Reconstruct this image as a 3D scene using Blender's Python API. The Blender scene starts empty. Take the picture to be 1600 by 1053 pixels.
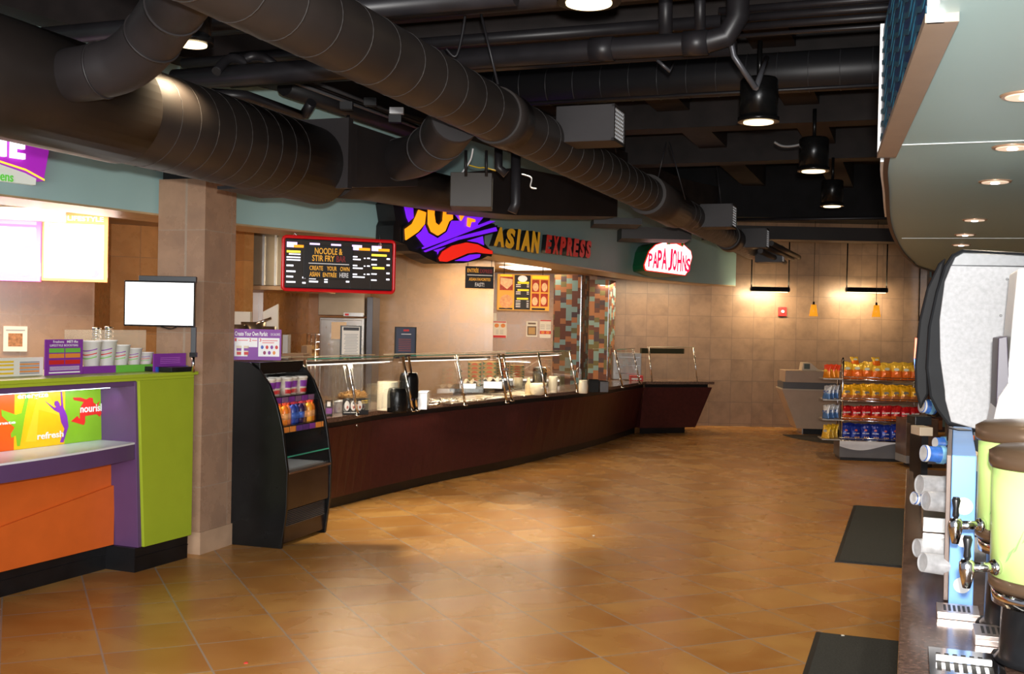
import bpy, bmesh, math, random
from mathutils import Vector, Matrix
random.seed(7)
PI = math.pi
SC = bpy.context.scene
COL = SC.collection

# ---------------------------------------------------------------- camera, world, main lights, exposure
F, PIT, ROL, HC = 1712.0, 0.0115, 0.0205, 1.80
cam = bpy.data.cameras.new('camera'); camo = bpy.data.objects.new('camera', cam); COL.objects.link(camo)
cam.sensor_width = 36; cam.lens = 36 * F / 1600; cam.clip_start = .02; cam.clip_end = 200
_r0 = Vector((1, 0, 0)); _u0 = Vector((0, math.sin(PIT), math.cos(PIT))); _f = Vector((0, math.cos(PIT), -math.sin(PIT)))
_r = math.cos(ROL) * _r0 + math.sin(ROL) * _u0; _u = -math.sin(ROL) * _r0 + math.cos(ROL) * _u0
camo.matrix_world = Matrix(((_r.x, _u.x, -_f.x, 0), (_r.y, _u.y, -_f.y, 0), (_r.z, _u.z, -_f.z, HC), (0, 0, 0, 1)))
SC.camera = camo
SC.view_settings.view_transform = 'Standard'; SC.view_settings.look = 'None'
SC.view_settings.exposure = 0.0; SC.view_settings.gamma = 1.0; SC.view_settings.use_curve_mapping = False

w = bpy.data.worlds.new('world'); SC.world = w; w.use_nodes = True
w.node_tree.nodes['Background'].inputs[0].default_value = (.80, .86, 1.0, 1)
w.node_tree.nodes['Background'].inputs[1].default_value = .36

def area(name, loc, target, sx, sy, power, col=(1, 1, 1), spread=PI):
    l = bpy.data.lights.new(name, 'AREA'); l.shape = 'RECTANGLE'; l.size = sx; l.size_y = sy; l.energy = power; l.color = col; l.spread = spread
    o = bpy.data.objects.new(name, l); COL.objects.link(o); o.location = loc
    o.rotation_euler = (Vector(target) - Vector(loc)).to_track_quat('-Z', 'Y').to_euler(); return o
def spot(name, loc, target, power, col, size=1.6, blend=.6, r=.06):
    l = bpy.data.lights.new(name, 'SPOT'); l.energy = power; l.color = col; l.spot_size = size; l.spot_blend = blend; l.shadow_soft_size = r
    o = bpy.data.objects.new(name, l); COL.objects.link(o); o.location = loc
    o.rotation_euler = (Vector(target) - Vector(loc)).to_track_quat('-Z', 'Y').to_euler(); return o
def point(name, loc, power, col, r=.05):
    l = bpy.data.lights.new(name, 'POINT'); l.energy = power; l.color = col; l.shadow_soft_size = r
    o = bpy.data.objects.new(name, l); COL.objects.link(o); o.location = loc; return o
WARM = (1, .78, .50); KIT = (1, .80, .52)
# the photographer's flash, just above the lens
spot('camera_flash', (.02, -.05, 1.95), (.1, 10, 1.5), 1300, (1, .97, .93), 1.35, .8, .04)
# unseen broad fill light, added behind the camera to brighten the hall
area('hall_fill', (-1.0, -3.5, 2.3), (1.0, 9, .6), 6, 2.6, 650, (.97, .98, 1))
# unseen spot added above the two ducts to make the pale floor patch
spot('floor_patch_spot', (.12, 9.9, 4.15), (-.50, 9.75, 0), 800, (1, .93, .74), .84, .8, .04)
# fluorescent troffers over the serving line and the kitchens
area('kitchen_troffer', (-1.9, 12.6, 2.70), (-1.9, 12.6, 0), 1.6, .9, 66, KIT)
area('kitchen_troffer', (-.3, 14.9, 2.70), (-.3, 14.9, 0), 1.2, .6, 46, KIT)
area('kitchen_troffer', (.1, 18.2, 2.70), (.1, 18.2, 0), 1.4, 1.4, 90, KIT)
area('kitchen_troffer', (2.4, 19.5, 2.55), (2.4, 20.0, 0), 1.8, .5, 45, KIT)
area('kitchen_troffer', (-4.2, 9.2, 2.70), (-4.2, 9.4, 0), 1.6, .8, 70, KIT)

# ---------------------------------------------------------------- materials (procedural)
MC = {}
def mat(name, col, rough=.5, metal=0., emit=None, es=0., var=.06, scale=7., bump=0., spec=.5, coat=0., trans=0., alpha=1., ior=1.45):
    if name in MC: return MC[name]
    m = bpy.data.materials.new(name); m.use_nodes = True; nt = m.node_tree; b = nt.nodes['Principled BSDF']
    b.inputs['Roughness'].default_value = rough; b.inputs['Metallic'].default_value = metal
    b.inputs['Specular IOR Level'].default_value = spec; b.inputs['IOR'].default_value = ior
    b.inputs['Coat Weight'].default_value = coat; b.inputs['Coat Roughness'].default_value = .12
    b.inputs['Transmission Weight'].default_value = trans; b.inputs['Alpha'].default_value = alpha
    tc = nt.nodes.new('ShaderNodeTexCoord'); no = nt.nodes.new('ShaderNodeTexNoise'); no.inputs['Scale'].default_value = scale; no.inputs['Detail'].default_value = 4
    nt.links.new(tc.outputs['Object'], no.inputs['Vector'])
    if var > 0:
        r = nt.nodes.new('ShaderNodeValToRGB')
        r.color_ramp.elements[0].position = .3; r.color_ramp.elements[1].position = .7
        r.color_ramp.elements[0].color = tuple(max(0, c * (1 - var)) for c in col) + (1,)
        r.color_ramp.elements[1].color = tuple(min(1, c * (1 + var)) for c in col) + (1,)
        nt.links.new(no.outputs['Fac'], r.inputs['Fac']); nt.links.new(r.outputs['Color'], b.inputs['Base Color'])
    else: b.inputs['Base Color'].default_value = (*col, 1)
    if emit is not None:
        b.inputs['Emission Color'].default_value = (*emit, 1); b.inputs['Emission Strength'].default_value = es
    if bump > 0:
        bp = nt.nodes.new('ShaderNodeBump'); bp.inputs['Strength'].default_value = bump; bp.inputs['Distance'].default_value = .01
        nt.links.new(no.outputs['Fac'], bp.inputs['Height']); nt.links.new(bp.outputs['Normal'], b.inputs['Normal'])
    MC[name] = m; return m

class NG:
    """tiny helper for node maths"""
    def __init__(s, m): s.nt = m.node_tree; s.L = s.nt.links; s.b = s.nt.nodes['Principled BSDF']
    def n(s, t, **k):
        x = s.nt.nodes.new(t)
        for a, v in k.items(): setattr(x, a, v)
        return x
    def m(s, op, a, b=0., c=0.):
        x = s.n('ShaderNodeMath', operation=op)
        for i, v in enumerate((a, b, c)):
            if isinstance(v, (int, float)): x.inputs[i].default_value = v
            else: s.L.new(v, x.inputs[i])
        return x.outputs[0]
    def mix(s, f, a, b, mode='MIX'):
        x = s.n('ShaderNodeMix', data_type='RGBA', blend_type=mode)
        for i, v in ((0, f), (6, a), (7, b)):
            if isinstance(v, (int, float)): x.inputs[i].default_value = v
            elif isinstance(v, tuple): x.inputs[i].default_value = (*v, 1)
            else: s.L.new(v, x.inputs[i])
        return x.outputs[2]
    def ramp(s, f, els, interp='LINEAR'):
        x = s.n('ShaderNodeValToRGB'); x.color_ramp.interpolation = interp
        while len(x.color_ramp.elements) < len(els): x.color_ramp.elements.new(.5)
        for e, (p, c) in zip(x.color_ramp.elements, els): e.position = p; e.color = (*c, 1)
        s.L.new(f, x.inputs[0]); return x.outputs[0]
def grid_uv(g, du, size, ou, ov, vert=True, size_v=None):
    """u, v cell coordinates from world position; du = unit vector of u"""
    geo = g.n('ShaderNodeNewGeometry'); sp = g.n('ShaderNodeSeparateXYZ'); g.L.new(geo.outputs['Position'], sp.inputs[0])
    x, y, z = sp.outputs
    u = g.m('ADD', g.m('MULTIPLY', x, du[0]), g.m('MULTIPLY', y, du[1]))
    v = z if vert else g.m('ADD', g.m('MULTIPLY', x, -du[1]), g.m('MULTIPLY', y, du[0]))
    return g.m('DIVIDE', g.m('SUBTRACT', u, ou), size), g.m('DIVIDE', g.m('SUBTRACT', v, ov), size_v or size)
def cell(g, u, v, grout):
    """grout mask, per cell random"""
    fu = g.m('FRACT', u); fv = g.m('FRACT', v)
    e = g.m('MINIMUM', g.m('MINIMUM', fu, g.m('SUBTRACT', 1, fu)), g.m('MINIMUM', fv, g.m('SUBTRACT', 1, fv)))
    mask = g.m('LESS_THAN', e, grout)
    cx = g.n('ShaderNodeCombineXYZ'); g.L.new(g.m('FLOOR', u), cx.inputs[0]); g.L.new(g.m('FLOOR', v), cx.inputs[1])
    wn = g.n('ShaderNodeTexWhiteNoise', noise_dimensions='3D'); g.L.new(cx.outputs[0], wn.inputs['Vector'])
    return mask, wn
def stone_mat(name, du, ou, ov, size=.395, base=(.42, .27, .165), dark=(.30, .185, .115), grout_c=(.20, .13, .09), rough=.28, w=.008):
    m = mat(name, base, rough, var=0); g = NG(m)
    u, v = grid_uv(g, du, size, ou, ov); mask, wn = cell(g, u, v, w)
    geo = g.n('ShaderNodeNewGeometry')
    no = g.n('ShaderNodeTexNoise'); no.inputs['Scale'].default_value = 3.2; no.inputs['Detail'].default_value = 8; no.inputs['Roughness'].default_value = .65
    add = g.n('ShaderNodeVectorMath', operation='MULTIPLY_ADD'); add.inputs[1].default_value = (7, 7, 7)
    g.L.new(wn.outputs['Color'], add.inputs[0]); g.L.new(geo.outputs['Position'], add.inputs[2]); g.L.new(add.outputs[0], no.inputs['Vector'])
    c = g.ramp(no.outputs['Fac'], [(.30, dark), (.52, base), (.75, tuple(min(1, q * 1.25) for q in base))])
    c = g.mix(g.m('MULTIPLY', wn.outputs['Value'], .28), c, dark)
    c = g.mix(mask, c, grout_c); g.L.new(c, g.b.inputs['Base Color'])
    g.L.new(g.m('ADD', g.m('MULTIPLY', no.outputs['Fac'], .15), rough - .08), g.b.inputs['Roughness'])
    return m
def floor_mat():
    m = mat('floor_tile', (.5, .3, .1), .3, var=0, spec=.35); g = NG(m)
    T = .4954; yaw = -.4277; c, s = math.cos(yaw), math.sin(yaw)
    du = (c, -s) # tile x axis in world
    # world = R(yaw)(t - o); offset of tile origin along each axis
    geo = g.n('ShaderNodeNewGeometry'); sp = g.n('ShaderNodeSeparateXYZ'); g.L.new(geo.outputs['Position'], sp.inputs[0]); x, y, z = sp.outputs
    tx = g.m('ADD', g.m('DIVIDE', g.m('SUBTRACT', g.m('MULTIPLY', x, c), g.m('MULTIPLY', y, s)), T), .0761)
    ty = g.m('ADD', g.m('DIVIDE', g.m('ADD', g.m('MULTIPLY', x, s), g.m('MULTIPLY', y, c)), T), -14.4865)
    mask, wn = cell(g, tx, ty, .0115)
    no = g.n('ShaderNodeTexNoise'); no.inputs['Scale'].default_value = 1.7; no.inputs['Detail'].default_value = 2.5; no.inputs['Distortion'].default_value = .5
    add = g.n('ShaderNodeVectorMath', operation='MULTIPLY_ADD'); add.inputs[1].default_value = (9, 9, 9)
    g.L.new(wn.outputs['Color'], add.inputs[0]); g.L.new(geo.outputs['Position'], add.inputs[2]); g.L.new(add.outputs[0], no.inputs['Vector'])
    col = g.ramp(no.outputs['Fac'], [(.30, (.37, .155, .034)), (.50, (.43, .200, .050)), (.70, (.51, .270, .075))])
    col = g.mix(g.m('MULTIPLY', wn.outputs['Value'], .16), col, (.36, .155, .04))
    col = g.mix(mask, col, (.34, .25, .19)); g.L.new(col, g.b.inputs['Base Color'])
    g.L.new(g.m('ADD', g.m('MULTIPLY', no.outputs['Fac'], .14), .20), g.b.inputs['Roughness'])
    bp = g.n('ShaderNodeBump'); bp.inputs['Strength'].default_value = .25; bp.inputs['Distance'].default_value = .006
    g.L.new(g.m('SUBTRACT', no.outputs['Fac'], g.m('MULTIPLY', mask, .6)), bp.inputs['Height']); g.L.new(bp.outputs['Normal'], g.b.inputs['Normal'])
    return m
def mosaic_mat(name, du, ou=0.):
    m = mat(name, (.3, .2, .15), .5, var=0, spec=.3); g = NG(m)
    u, v = grid_uv(g, du, .066, ou, 0, size_v=.085)
    # shift each column by its own amount and merge pairs
    fl = g.m('FLOOR', u); sh = g.m('FRACT', g.m('MULTIPLY', fl, .377)); v2 = g.m('ADD', v, sh)
    mask, wn = cell(g, u, v2, .03)
    col = g.ramp(wn.outputs['Value'], [(0, (.115, .035, .025)), (.32, (.36, .145, .06)), (.52, (.19, .33, .33)), (.72, (.13, .12, .045)), (.86, (.05, .03, .045))], 'CONSTANT')
    u3, v3 = g.m('MULTIPLY', u, 4), g.m('MULTIPLY', v2, 4); mk2, _ = cell(g, u3, v3, .09)
    col = g.mix(g.m('MULTIPLY', mk2, .45), col, (.25, .2, .16)); g.L.new(col, g.b.inputs['Base Color']); return m

# ---------------------------------------------------------------- projection helpers (pixel -> place at a known depth or plane)
def ray(x, y):
    a, b = x - 800, y - 526.5; c, s = math.cos(ROL), math.sin(ROL)
    u, v = (c * a + s * b) / F, (-s * a + c * b) / F
    c, s = math.cos(PIT), math.sin(PIT); return Vector((u, c - s * v, -s - c * v))
def at(x, y, Y): r = ray(x, y); return r * (Y / r.y) + Vector((0, 0, HC))
def on(x, y, z): r = ray(x, y); return r * ((z - HC) / r.z) + Vector((0, 0, HC))
class Fr:
    """a frame: u to the right, v up, n out of the face"""
    def __init__(s, o, r, up=(0, 0, 1)):
        s.o = Vector(o); s.r = Vector(r).normalized(); s.u = Vector(up).normalized(); s.n = s.r.cross(s.u).normalized()
    def P(s, u, v, n=0.): return s.o + s.r * u + s.u * v + s.n * n
    def M(s): return Matrix(((s.r.x, s.u.x, s.n.x, s.o.x), (s.r.y, s.u.y, s.n.y, s.o.y), (s.r.z, s.u.z, s.n.z, s.o.z), (0, 0, 0, 1)))
    def px(s, x, y, n=0.):
        d = ray(x, y); c = Vector((0, 0, HC)); o = s.o + s.n * n; t = (o - c).dot(s.n) / d.dot(s.n); p = c + d * t - s.o
        return (p.dot(s.r), p.dot(s.u))

# ---------------------------------------------------------------- objects
def origin(o):
    v = Vector((0, 0, 0))
    while o is not None: v = v + o.location; o = o.parent
    return v
def tag(o, label, cat, group=None, kind=None):
    o['label'] = label; o['category'] = cat
    if group: o['group'] = group
    if kind: o['kind'] = kind
    return o
def thing(name, loc, label, cat, group=None):
    o = bpy.data.objects.new(name, None); COL.objects.link(o); o.location = Vector(loc); o.empty_display_size = .1
    return tag(o, label, cat, group)
def struct(o): o['kind'] = 'structure'; return o

class MB:
    def __init__(s, fr=None): s.v = []; s.f = []; s.M = fr.M() if isinstance(fr, Fr) else (fr if fr is not None else Matrix()); s.smooth = set()
    def add(s, vs, fs, smooth=False):
        b = len(s.v); s.v += [s.M @ Vector(p) for p in vs]
        for f in fs:
            if smooth: s.smooth.add(len(s.f))
            s.f.append([b + i for i in f])
        return s
    def box(s, x0, x1, y0, y1, z0, z1):
        vs = [(x, y, z) for z in (z0, z1) for y in (y0, y1) for x in (x0, x1)]
        return s.add(vs, [(0, 2, 3, 1), (4, 5, 7, 6), (0, 1, 5, 4), (2, 6, 7, 3), (0, 4, 6, 2), (1, 3, 7, 5)])
    def obox(s, c, d, wx, wy, wz):
        """box centred at c, long axis d (wx along it)"""
        d = Vector(d).normalized(); up = Vector((0, 0, 1)) if abs(d.z) < .9 else Vector((0, 1, 0)); a = up.cross(d).normalized(); b = d.cross(a); c = Vector(c)
        vs = [c + d * (i * wx / 2) + a * (j * wy / 2) + b * (k * wz / 2) for k in (-1, 1) for j in (-1, 1) for i in (-1, 1)]
        return s.add(vs, [(0, 2, 3, 1), (4, 5, 7, 6), (0, 1, 5, 4), (2, 6, 7, 3), (0, 4, 6, 2), (1, 3, 7, 5)])
    def prism(s, poly, z0, z1):
        n = len(poly); vs = [(p[0], p[1], z0) for p in poly] + [(p[0], p[1], z1) for p in poly]
        a = sum(poly[i][0] * poly[(i + 1) % n][1] - poly[(i + 1) % n][0] * poly[i][1] for i in range(n))
        fs = [tuple(range(n))[::-1], tuple(range(n, 2 * n))] + [(i, (i + 1) % n, n + (i + 1) % n, n + i) for i in range(n)]
        if a < 0: fs = [f[::-1] for f in fs]
        return s.add(vs, fs)
    def loft(s, rings, closed=True, caps=True, smooth=False):
        n = len(rings[0]); vs = [p for r in rings for p in r]; fs = []
        for k in range(len(rings) - 1):
            for i in range(n if closed else n - 1):
                j = (i + 1) % n; fs.append((k * n + i, k * n + j, (k + 1) * n + j, (k + 1) * n + i))
        s.add(vs, fs, smooth)
        if caps:
            b = len(s.v) - len(vs); s.f.append([b + i for i in range(n)][::-1]); s.f.append([b + (len(rings) - 1) * n + i for i in range(n)])
        return s
    def tube(s, pts, r, n=10, caps=True):
        pts = [Vector(p) for p in pts]; rs = r if isinstance(r, (list, tuple)) else [r] * len(pts); rings = []; a = None
        for i, p in enumerate(pts):
            d = (pts[min(i + 1, len(pts) - 1)] - pts[max(i - 1, 0)]).normalized()
            if a is None: a = d.orthogonal().normalized()
            a = (a - d * a.dot(d)).normalized(); b = d.cross(a)
            rings.append([p + a * (rs[i] * math.cos(2 * PI * k / n)) + b * (rs[i] * math.sin(2 * PI * k / n)) for k in range(n)])
        return s.loft(rings, True, caps, True)
    def lathe(s, prof, c=(0, 0, 0), n=20, axis=None, caps=True):
        c = Vector(c); ax = Vector(axis or (0, 0, 1)).normalized(); a = ax.orthogonal().normalized(); b = ax.cross(a)
        rings = [[c + ax * h + a * (r * math.cos(2 * PI * k / n)) + b * (r * math.sin(2 * PI * k / n)) for k in range(n)] for r, h in prof]
        return s.loft(rings, True, caps, True)
    def build(s, name, m, parent=None, bevel=0., seg=2):
        me = bpy.data.meshes.new(name); off = origin(parent) if parent else Vector((0, 0, 0))
        me.from_pydata([tuple(p - off) for p in s.v], [], s.f)
        for i in s.smooth: me.polygons[i].use_smooth = True
        me.update(); bm = bmesh.new(); bm.from_mesh(me); bmesh.ops.recalc_face_normals(bm, faces=bm.faces); bm.to_mesh(me); bm.free()
        me.materials.append(m); o = bpy.data.objects.new(name, me); COL.objects.link(o)
        if parent: o.parent = parent
        if bevel:
            md = o.modifiers.new('bevel', 'BEVEL'); md.width = bevel; md.segments = seg; md.limit_method = 'ANGLE'; md.angle_limit = .9
        return o
def text(name, s, m, parent, fr, u0, v0, wd, ht, n0=.002, d=.003, bold=0., shear=0., sp=1.):
    cu = bpy.data.curves.new('t', 'FONT'); cu.body = s; cu.size = 1; cu.extrude = .5; cu.offset = bold; cu.shear = shear; cu.space_character = sp; cu.resolution_u = 3
    ob = bpy.data.objects.new('t', cu); me = bpy.data.meshes.new_from_object(ob)
    xs = [v.co.x for v in me.vertices]; ys = [v.co.y for v in me.vertices]; x0, x1, y0, y1 = min(xs), max(xs), min(ys), max(ys)
    off = origin(parent) if parent else Vector((0, 0, 0))
    sx = wd / (x1 - x0) if wd else ht / (y1 - y0)
    for v in me.vertices:
        v.co = fr.P(u0 + (v.co.x - x0) * sx, v0 + (v.co.y - y0) * ht / (y1 - y0), n0 + (v.co.z + .5) * d) - off
    me.materials.clear(); me.materials.append(m); me.name = name
    bpy.data.objects.remove(ob); bpy.data.curves.remove(cu)
    o = bpy.data.objects.new(name, me); COL.objects.link(o)
    if parent: o.parent = parent
    return o
def copy_tree(o, loc=None, rotz=None, mats=None):
    c = o.copy(); COL.objects.link(c)
    if loc is not None: c.location = Vector(loc)
    if rotz is not None: c.rotation_euler = (0, 0, rotz)
    for ch in list(o.children):
        d = ch.copy(); COL.objects.link(d); d.parent = c
        for gch in list(ch.children):
            e = gch.copy(); COL.objects.link(e); e.parent = d
    return c
def spline(pts, n=8):
    P = [Vector(p) for p in pts]; out = []
    for i in range(len(P) - 1):
        a, b, c, d = P[max(i - 1, 0)], P[i], P[i + 1], P[min(i + 2, len(P) - 1)]
        for k in range(n):
            t = k / n; out.append(.5 * ((2 * b) + (c - a) * t + (2 * a - 5 * b + 4 * c - d) * t * t + (3 * b - a - 3 * c + d) * t ** 3))
    return out + [P[-1]]
def offset_path(pts, d):
    """shift a plan polyline to its left by d"""
    out = []
    for i, p in enumerate(pts):
        t = (pts[min(i + 1, len(pts) - 1)] - pts[max(i - 1, 0)]); t = Vector((t.x, t.y)).normalized()
        out.append(Vector((p.x - t.y * d, p.y + t.x * d)))
    return out
def ribbon(mb, pa, pb, z0a, z1a, z0b=None, z1b=None):
    """solid strip between two plan polylines; pa front, pb back"""
    z0b = z0a if z0b is None else z0b; z1b = z1a if z1b is None else z1b
    rings = [[(a.x, a.y, z0a), (a.x, a.y, z1a), (b.x, b.y, z1b), (b.x, b.y, z0b)] for a, b in zip(pa, pb)]
    return mb.loft(rings)
A_DIR = Vector((.365, 1, 0)).normalized()      # long axis of the hall
B_DIR = Vector((1, -.365, 0)).normalized()     # across it
# ---------------------------------------------------------------- shared materials
BLK = mat('black_paint', (.012, .011, .012), .45, var=.3, scale=3)
DUCT = mat('dark_duct_paint', (.018, .0150, .0155), .5, var=.25, scale=2.5)
DUCT_B = mat('brown_black_duct_paint', (.020, .0152, .0132), .48, var=.25, scale=2)
PIPE = mat('pipe_paint', (.016, .0145, .0165), .42, var=.2)
DECK = mat('black_ceiling_paint', (.006, .0055, .0065), .8, var=.4, scale=4, bump=.4)
BEAMM = mat('dark_beam_paint', (.017, .0125, .012), .7, var=.4, scale=4)
TEAL = mat('teal_wall_paint', (.33, .50, .49), .55, var=.03, scale=2)
SOFFIT = mat('pale_teal_soffit_paint', (.37, .54, .55), .42, var=.02, scale=1)
STEEL = mat('brushed_steel', (.55, .53, .50), .28, 1., var=.12, scale=12)
CHROME = mat('chrome', (.75, .74, .74), .12, 1., var=.05)
GOLD = mat('warm_soffit_trim', (.55, .40, .22), .35, .3, var=.1)
WHITE = mat('white_plastic', (.8, .79, .77), .35, var=.03)
CREAM = mat('cream_plastic', (.62, .50, .36), .4, var=.05)
GREEN = mat('lime_green_laminate', (.33, .42, .025), .3, var=.03)
GREEN_D = mat('lime_green_edge', (.36, .46, .03), .35, var=.03)
PURP = mat('purple_laminate', (.105, .052, .14), .4, var=.04)
ORNG = mat('orange_laminate', (.66, .125, .018), .42, var=.05)
TOE = mat('black_rubber_base', (.007, .007, .008), .3, var=.3)
MAROON = mat('maroon_laminate', (.060, .0125, .011), .3, var=.2, scale=20)
GRANITE = mat('brown_granite', (.15, .092, .066), .18, var=.5, scale=60)
DGRANITE = mat('dark_granite', (.12, .07, .052), .16, var=.5, scale=60)
GLASS = mat('clear_glass', (.92, 1, .96), .0, var=0, trans=1., ior=1.08, alpha=.16)
GLASS_E = mat('green_glass_edge', (.03, .30, .20), .2, var=.1)
GBLK = mat('gloss_black', (.006, .006, .006), .25, var=.3, spec=.3)
BLACKP = mat('black_plastic', (.010, .010, .011), .3, var=.3)
PAPER = mat('paper', (.80, .76, .68), .7, var=.03)
REDP = mat('red_print', (.60, .02, .02), .5, var=.05)
PURPP = mat('purple_print', (.22, .035, .32), .5, var=.05)
GRNP = mat('green_print', (.16, .50, .06), .5, var=.05)
YELP = mat('yellow_print', (.85, .55, .03), .5, var=.05)
ORP = mat('orange_print', (.75, .25, .04), .5, var=.05)
BLUP = mat('blue_print', (.02, .07, .42), .45, var=.1)
GRAYP = mat('grey_print', (.35, .35, .36), .6, var=.05)
DARKP = mat('dark_print', (.02, .018, .02), .5, var=.1)
WPRINT = mat('white_print', (.85, .85, .85), .5, var=.02)
def glow(name, c, s): return mat(name, c, .4, emit=c, es=s, var=0)
G_WHITE = glow('white_backlit', (1, .97, .92), 1.4)
G_LAMP = glow('lamp_face', (1, .80, .48), 2.6)
G_TUBE = glow('fluorescent_diffuser', (1, .93, .85), 2.6)
G_LED = glow('led_strip', (.72, .85, 1), 3.5)
G_YEL = glow('yellow_lit', (1, .62, .05), 1.0)
G_ORG = glow('orange_lit', (1, .33, .01), 1.05)
G_RED = glow('red_lit', (.80, .02, .01), .75)
G_PUR = glow('purple_lit', (.20, .015, .95), .75)

# ---------------------------------------------------------------- floor, ceiling, walls
WY = 20.25                                          # depth of the far wall
fm = MB(); fm.box(-9, 12, -5, WY + .3, -.2, 0); struct(fm.build('floor', floor_mat()))
cm = MB(); cm.box(-9, 12, 2.0, WY + .3, 4.75, 4.95); struct(cm.build('ceiling', DECK))
STONE_B = stone_mat('stone_tile_far_wall', (1, 0), 7.22, 2.42, base=(.25, .160, .105), dark=(.18, .115, .078), grout_c=(.13, .09, .07), rough=.36)
STONE_K = stone_mat('stone_tile_kitchen', (1, 0), -.27, 2.42, .62, base=(.38, .215, .092), dark=(.30, .17, .075), grout_c=(.33, .21, .11), w=.005)
STONE_O = stone_mat('stone_tile_copper', (1, 0), .1, 2.42, .8, base=(.50, .24, .08), dark=(.42, .19, .06), grout_c=(.33, .17, .08), w=.004)
wb = MB(); wb.box(-.55, 7.52, WY, WY + .25, 0, 4.75); struct(wb.build('wall_back', STONE_B))
wk = MB(); wk.box(-.40, 1.55, WY - .03, WY, 0, 2.75); struct(wk.build('wall_kitchen_back', STONE_K))
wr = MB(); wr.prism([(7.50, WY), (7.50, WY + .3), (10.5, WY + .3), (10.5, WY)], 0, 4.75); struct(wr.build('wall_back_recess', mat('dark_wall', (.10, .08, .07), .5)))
# kitchen walls
def wall(name, pts, z0, z1, m, th=.12):
    mb = MB(); P = [Vector(p) for p in pts]; Q = offset_path(P, th); ribbon(mb, P, Q, z0, z1); return struct(mb.build(name, m))
wall('wall_kitchen_middle', [(-2.05, 15.5), (-.27, 15.5)], 0, 2.75, STONE_K)
wall('wall_kitchen_side', [(-.27, 15.5), (-.40, WY)], 0, 2.75, STONE_K)
wall('wall_kitchen_left', [(-6.4, 12.6), (-3.05, 13.4), (-2.9, 15.6), (-2.0, 15.6)], 0, 2.75, STONE_O)
wall('wall_smoothie_shop', [(-7.2, 8.6), (-3.93, 10.3)], 0, 2.75, stone_mat('stone_tile_shop', (.887, .46), .0, 2.42, .62, base=(.30, .17, .083), dark=(.23, .13, .068), grout_c=(.30, .2, .12), w=.005))
wall('wall_smoothie_side', [(-3.93, 10.3), (-4.15, 11.3), (-3.2, 11.9), (-2.85, 11.6)], 0, 2.75, STONE_O)
# teal fascia over the serving lines: one long curved face
FAS = [(-4.6, 5.3), (-3.43, 7.32), (-2.75, 8.49), (-2.33, 9.20), (-1.16, 10.72), (-.20, 12.43), (.49, 13.98), (1.48, 16.11), (2.66, 18.6), (4.11, WY)]
FASP = [Vector(p) for p in spline([(x, y, 0) for x, y in FAS], 8)]
FASB = offset_path(FASP, .42)
f = MB(); ribbon(f, FASP, FASB, 2.6, 3.78); struct(f.build('wall_left_fascia', TEAL))
f = MB(); ribbon(f, FASP, offset_path(FASP, .5), 2.585, 2.600); struct(f.build('trim_fascia', GOLD))
f = MB(); ribbon(f, offset_path(FASP, -.25), offset_path(FASP, 3.0), 3.78, 4.3); struct(f.build('ceiling_bulkhead', BEAMM))
# kitchen ceiling behind the fascia
kc = MB(); kc.prism([(p.x, p.y) for p in FASB] + [(4.0, WY + .1), (-8, WY + .1), (-8, 7)], 2.75, 2.80)
struct(kc.build('ceiling_kitchen', mat('kitchen_ceiling_tile', (.50, .42, .32), .7, var=.05)))
# wall behind the drinks counter
wall('wall_right', [(11.6, 22), (2.6, -2.2)], 0, 4.75, mat('pale_wall_paint', (.55, .56, .55), .5))

# ceiling beams and coffers
def beam(p, q, wdt, h, ztop, m=BEAMM, name='ceiling_beam'):
    mb = MB(); P = Vector(p); Q = Vector(q); c = (P + Q) / 2; mb.obox((c.x, c.y, ztop - h / 2), (Q - P), (Q - P).length, wdt, h); return struct(mb.build(name, m))
for k in range(-2, 5):
    o = Vector((-2.6 + 1.55 * k + 1.3, 0, 0)); beam(o + A_DIR * 5.5, o + A_DIR * 21, .38, .42, 4.75)
for k, y in enumerate((8.1, 10.9, 13.7, 16.6)):
    beam(Vector((-5, y + 1.8, 0)), Vector((10, y + 1.8 - 5.475, 0)), .34, .62, 4.75)
for y, h in ((7.0, .45), (9.0, .5)):
    beam(Vector((-6, y + 2.2, 0)), Vector((8, y + 2.2 - 5.11, 0)), .26, h, 4.62, BEAMM)
bk = MB(); bk.box(-.5, 8, WY - .9, WY + .1, 3.78, 4.75); struct(bk.build('ceiling_bulkhead_back', DECK))

# ---------------------------------------------------------------- stone column, mosaic columns
def column(name, c, rdir, wd, z0, z1, m, label, cat, mbase=None):
    """c: front corner; rdir: direction of the right-hand face"""
    r = Vector((*rdir, 0)).normalized(); l = Vector((-r.y, r.x, 0)); c = Vector((*c, 0))
    t = thing(name, c + (r + l) * (wd / 2), label, cat); P = [c, c + r * wd, c + (r + l) * wd, c + l * wd]
    MB().prism([(p.x, p.y) for p in P], z0, z1).build('shaft', m, t)
    return t, P
ct, cP = column('stone_column', (-2.345, 8.32), (.32, .95), .42, .16, 2.86, stone_mat('stone_tile_column', (.60, .80), .1, 2.47, .392, base=(.38, .235, .150), dark=(.29, .18, .12), grout_c=(.36, .27, .20)), 'square beige stone tiled column between the lime green counter and the black drinks fridge', 'column')
cc = sum(cP, Vector()) / 4
MB().prism([(cc.x + (p.x - cc.x) * 1.06, cc.y + (p.y - cc.y) * 1.06) for p in cP], 0, .17).build('base_course', mat('stone_base', (.47, .31, .2), .35, var=.12), ct)
MB().prism([(cc.x + (p.x - cc.x) * .9, cc.y + (p.y - cc.y) * .9) for p in cP], 2.86, 3.15).build('upper_shaft', BLK, ct)
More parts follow.
